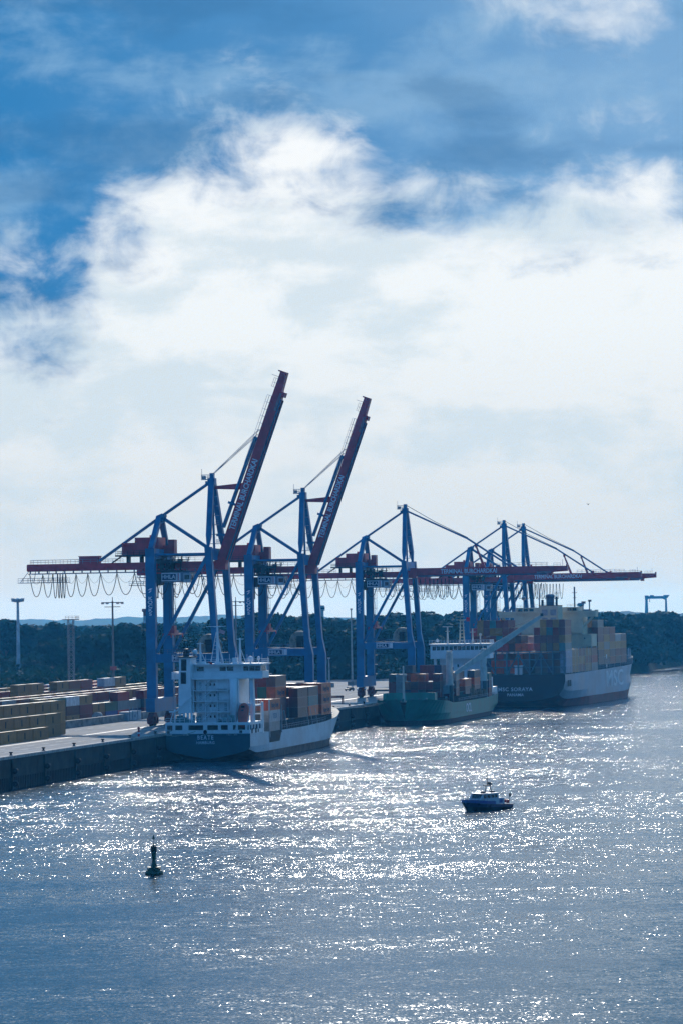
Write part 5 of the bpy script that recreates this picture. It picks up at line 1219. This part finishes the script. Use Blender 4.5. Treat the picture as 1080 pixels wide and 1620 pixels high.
# ------------------------------------------------------------------ patrol boat, buoy, bird
def patrol_boat():
    hx, hy = -.66, -.75; rz = math.atan2(-hx, hy)       # local +y is the heading
    t = thing('patrol_boat', 'small blue and white patrol boat with a mast crossing the river', 'boat', (25.6, 583.5, 0), rz); t.scale = (.86, .86, .86)
    st = [(-7.4, [(0, -.5), (1.4, -.35), (1.75, .35), (1.85, .95)]), (-3, [(0, -.7), (1.6, -.4), (2.05, .5), (2.1, 1.15)]), (2, [(0, -.7), (1.3, -.4), (1.95, .7), (2.1, 1.4)]),
          (5.2, [(0, -.6), (.5, -.3), (1.1, .9), (1.5, 1.75)]), (7.2, [(0, -.4, -1.2), (.05, -.2, -1.0), (.15, 1.0, -.3), (.35, 2.05, .5)])]
    st = interp(st, 3)
    hull(t, st, [2], ['lower_hull', 'upper_hull'], [mat('boat_black', (.008, .012, .02), .35), mat('boat_navy', (.010, .025, .09), .3)])
    transom(t, st[0][1], -7.4, mat('boat_navy')); deck(t, st, mat('boat_deck', (.25, .28, .30), .7), dz=.1)
    bl = mat('boat_blue', (.012, .06, .28), .4); ws = mat('boat_white', (.50, .54, .58), .35, var=.05)
    MB().prism([(-1.0, 1.2), (6.8, 1.9), (6.9, 2.25), (2.6, 1.95), (-1.0, 1.8)], -2.15, -2.08, 'x').prism([(-1.0, 1.2), (6.8, 1.9), (6.9, 2.25), (2.6, 1.95), (-1.0, 1.8)], 2.08, 2.15, 'x')
    for s_ in (-1, 1):
        mb = MB(); pts = [(x, y) for y, x in ((-1, 2.12), (2, 2.1), (4, 1.85), (5.4, 1.5), (7.5, .4))]
        for (x0, y0), (x1, y1) in zip(pts, pts[1:]):
            z0, z1 = 1.25 + max(0, y0) * .1, 1.25 + max(0, y1) * .1; mb.beam((s_ * x0, y0, z0 + .3), (s_ * x1, y1, z1 + .3), .12, .65)
        mb.build('blue_bulwark', bl, t)
    MB().prism([(-4.6, 1.1), (-4.6, 2.4), (-2.6, 2.5), (-2.6, 3.5), (2.6, 3.5), (3.4, 2.5), (3.9, 1.9), (3.9, 1.3)], -1.6, 1.6, 'x').box(-1.75, 1.75, -2.8, 2.9, 3.5, 3.62).build('wheelhouse', ws, t)
    for s_ in (-1, 1):
        for y0, y1 in ((-2.2, -1.3), (-1.1, -.1), (.2, 1.3), (1.5, 2.5)): MB().box(s_ * 1.6 - .02, s_ * 1.6 + .02, y0, y1, 2.6, 3.3).build('window', GLASS, t)
        MB().box(s_ * 1.62 - .02, s_ * 1.62 + .02, -3.9, -2.9, 1.4, 2.2).build('blue_panel', bl, t)
    for x in (-1.3, -.45, .4): MB().prism([(2.66, 3.45), (2.72, 3.45), (3.4, 2.62), (3.34, 2.62)], x, x + .75, 'x').build('window', GLASS, t)
    ms = MB()
    for s_ in (-1, 1): ms.beam((s_ * .9, -1.2, 3.6), (s_ * .55, -1.0, 5.2), .12)
    ms.box(-1.1, 1.1, -1.3, -.7, 5.1, 5.25).box(-.9, -.1, -1.2, -.8, 5.3, 5.9).tube([(.2, -1, 5.2), (.2, -1, 8.2)], .09, 6, .05).box(-.5, .9, -1.05, -.95, 6.5, 6.6)
    ms.build('mast', DARK, t)
    MB().box(-1.0, -.2, 1.2, 1.8, 3.6, 4.0).box(-.5, .3, -2.7, -1.9, 3.6, 4.0).box(-1.4, .4, .9, 1.3, 3.62, 3.7).build('roof_gear', DARK, t)
    MB().rail([(-1.9, 1.5, 1.6), (-1.2, 6, 2.2), (0, 7.5, 2.5)], .8, 1.0, .03).rail([(1.9, 1.5, 1.6), (1.2, 6, 2.2), (0, 7.5, 2.5)], .8, 1.0, .03).build('railing', STEEL, t)
    MB().tube([(-1.2, -6.2, 1.5), (-.6, -6.9, 1.6), (.6, -6.9, 1.6), (1.2, -6.2, 1.5), (1.1, -5.0, 1.5)], .38, 8).build('dinghy', mat('dinghy_red', (.45, .03, .03), .5), t)
    MB().tube([(-.9, -7.1, 1.0), (-.9, -7.2, 3.2)], .05, 6).box(-.95, -.85, -7.7, -7.1, 2.5, 3.2).build('ensign_staff', DARK, t)
patrol_boat()
def buoy():
    x, y, _ = W(244, 1384, 447.5); g = mat('buoy_green', (.005, .075, .042), .5, var=.3, scale=2)
    t = thing('channel_buoy', 'dark green channel buoy with cone topmark floating on the river', 'buoy', (x, y, 0), .4)
    MB().lathe((0, 0, 0), [(.9, -.5), (1.25, -.1), (1.3, .25), (1.12, .55), (.95, .62), (.95, .75), (.75, .8), (.7, 1.0)], 20).build('float', g, t, smooth=False)
    MB().lathe((0, 0, 1.0), [(.55, 0), (.34, .5), (.26, 1.0), (.26, 1.2), (.36, 1.25), (.36, 1.35), (.30, 1.4), (.34, 2.1), (.40, 2.15)], 14).build('tower', g, t)
    for k in range(4):
        a = k * 1.571 + .3; MB().box(-.13, .13, .3, .42, 3.15, 4.0).build('light_panel', mat('buoy_dark', (.012, .03, .03), .4), t, (0, 0, 0), (0, 0, a))
        MB().beam((.32 * math.cos(a + .8), .32 * math.sin(a + .8), 3.1), (.3 * math.cos(a + .8), .3 * math.sin(a + .8), 4.4), .06).build('cage_bar', g, t)
    MB().lathe((0, 0, 3.1), [(.16, 0), (.16, .9), (.05, 1.3)], 10).tube([(0, 0, 4.2), (0, 0, 5.2)], .03, 5).build('lantern', mat('buoy_dark'), t)
    MB().lathe((0, 0, 5.0), [(.22, 0), (.02, .6)], 12).build('topmark', g, t)
    rg = MB()
    for k in range(8): a = k * .785; rg.beam((.95 * math.cos(a), .95 * math.sin(a), .7), (.95 * math.cos(a), .95 * math.sin(a), 1.05), .05)
    rg.lathe((0, 0, 1.03), [(.93, 0), (.99, 0), (.99, .05), (.93, .05)], 16).build('guard_ring', g, t)
buoy()
def bird():
    x, y, z = W(930, 798, 500)
    t = thing('bird', 'single dark bird flying above the far cranes', 'bird', (x, y, z), .5)
    m = mat('feather_dark', (.012, .012, .014), .8)
    MB().lathe((0, 0, 0), [(.01, -.22), (.05, -.12), (.07, 0), (.05, .12), (.01, .2)], 8, 'y').build('body', m, t)
    for s_ in (-1, 1):
        mb = MB(); mb.v = [(0, -.07, .02), (0, .1, .02), (s_ * .22, .12, .16), (s_ * .42, -.05, .10), (s_ * .2, -.04, .14), (0, 0, -.01), (s_ * .22, .04, .12)]
        mb.f = [(0, 1, 2, 4), (4, 2, 3), (5, 6, 2, 1), (6, 5, 0, 4), (6, 4, 3), (6, 3, 2)]; mb.build('wing', m, t)
bird()

# ------------------------------------------------------------------ leave out boxes that nothing of shows
HIDDEN = {6, 7, 8, 9, 10, 11, 12, 13, 14, 15, 16, 17, 18, 19, 20, 21, 22, 25, 26, 33, 34, 35, 36, 37, 38, 39, 40, 41, 42, 43, 44, 45, 46, 47, 48, 49, 50, 51, 58, 59, 60, 61, 62, 63, 64, 65, 66, 67, 68, 69, 70, 72, 73, 75, 76, 81, 82, 83, 84, 85, 86, 87, 88, 89, 91, 92, 94, 95, 97, 98, 122, 123, 124, 125, 128, 129, 131, 132, 133, 135, 136, 139, 140, 141, 143, 152, 153, 154, 155, 156, 157, 158, 159, 160, 161, 162, 163, 164, 165, 166, 167, 168, 169, 173, 174, 175, 176, 177, 178, 179, 180, 181, 182, 183, 184, 193, 196, 200, 241, 242, 243, 259, 283, 284, 285, 289, 290, 295, 296, 301, 302, 310, 311, 312, 313, 316, 317, 318, 319, 320, 321, 322, 323, 324, 325, 326, 327, 333, 334, 335, 336, 337, 339, 340, 341, 342, 343, 345, 346, 347, 348, 349, 350, 356, 357, 358, 359, 361, 362, 363, 364, 365, 366, 367, 368, 369, 370, 375, 376, 377, 378, 380, 381, 382, 383, 385, 386, 387, 388, 389, 394, 395, 396, 398, 399, 400, 401, 402, 403, 404, 405, 406, 407, 408, 409, 410, 411, 413, 414, 415, 416, 417, 418, 419, 420, 421, 422, 423, 425, 426, 427, 429, 430, 431, 432, 433, 434, 435, 436, 437, 438, 439, 440, 441, 442, 443, 444, 445, 446, 447, 448, 449, 450, 451, 452, 453, 454, 455, 456, 463, 465, 467, 474, 475, 477, 478, 480, 481, 483, 484, 489, 490, 491, 492, 494, 515, 516, 518, 519, 521, 522, 524, 525, 530, 536, 537, 539, 540, 542, 543, 545, 546, 548, 549, 551, 552, 554, 555, 557, 558, 560, 563, 566, 567, 569, 572, 573, 575, 576, 578, 579, 581, 582, 584, 585, 587, 588, 590, 591, 593, 594, 596, 597, 599, 600, 602, 603, 605, 606, 608, 609, 611, 612, 614, 615, 617, 618, 620, 621, 624, 625, 628, 629, 631, 632, 635, 636, 639, 640, 643, 644, 646, 647, 650, 651, 654, 655, 657, 658, 660, 661, 663, 666, 667, 669, 670, 672, 673, 674, 675, 676, 678, 679, 681, 682, 683, 684, 685, 686, 687, 688, 689, 690, 691, 693, 694, 695, 696, 697, 698, 699, 700, 702, 703, 705, 706, 708, 709, 710, 711, 712, 714, 715, 717, 718, 719, 720, 721, 722, 723, 724, 725, 726, 727, 729, 730, 731, 732, 733, 734, 735, 736, 737, 738, 739, 740, 741, 742, 743, 744, 745, 746, 747, 748, 749, 750, 751, 752, 753, 754}
for i, o in enumerate(BOXES):
    if i in HIDDEN:
        for c in list(o.children): bpy.data.objects.remove(c)
        bpy.data.objects.remove(o)

# ------------------------------------------------------------------ mooring lines of the feeder
def lines():
    rp = mat('rope'); n = 0
    for a, b, lab in (((128.4, 2.0, 8.0), (97.3, -.8, 7.7), 'mooring line from the feeder stern to the quay edge'), ((128.4, 8.5, 7.8), (120.2, -.8, 7.7), 'slack short mooring line below the feeder stern'), ((254, 9.6, 9.6), (303.4, -.8, 7.7), 'mooring line from the feeder bow to the quay')):
        A, B = Vector(LOC(a[0], a[1], a[2])), Vector(LOC(b[0], b[1], b[2]))
        pts = [A.lerp(B, k / 12) + Vector((0, 0, -1.1 * math.sin(math.pi * k / 12))) for k in range(13)]
        tag(MB().tube(pts, .08, 5).build('mooring_line', rp), lab, 'mooring line', 'mooring lines of the feeder ship')
lines()
# ------------------------------------------------------------------ air
def haze():
    m = bpy.data.materials.new('haze_air'); m.use_nodes = True; nt = m.node_tree
    for n in list(nt.nodes): nt.nodes.remove(n)
    o = nt.nodes.new('ShaderNodeOutputMaterial'); v = nt.nodes.new('ShaderNodeVolumePrincipled')
    v.inputs['Color'].default_value = (.06, .44, 1.0, 1); v.inputs['Absorption Color'].default_value = (1, 1, 1, 1); v.inputs['Density'].default_value = 5.2e-5; v.inputs['Anisotropy'].default_value = .58
    nt.links.new(v.outputs[0], o.inputs['Volume'])
    h = MB().box(-9500, 16500, -400, 15500, -12, 125).build('haze', m)
    tag(h, 'thin bluish haze over the whole harbour', 'haze', kind='stuff')
haze()
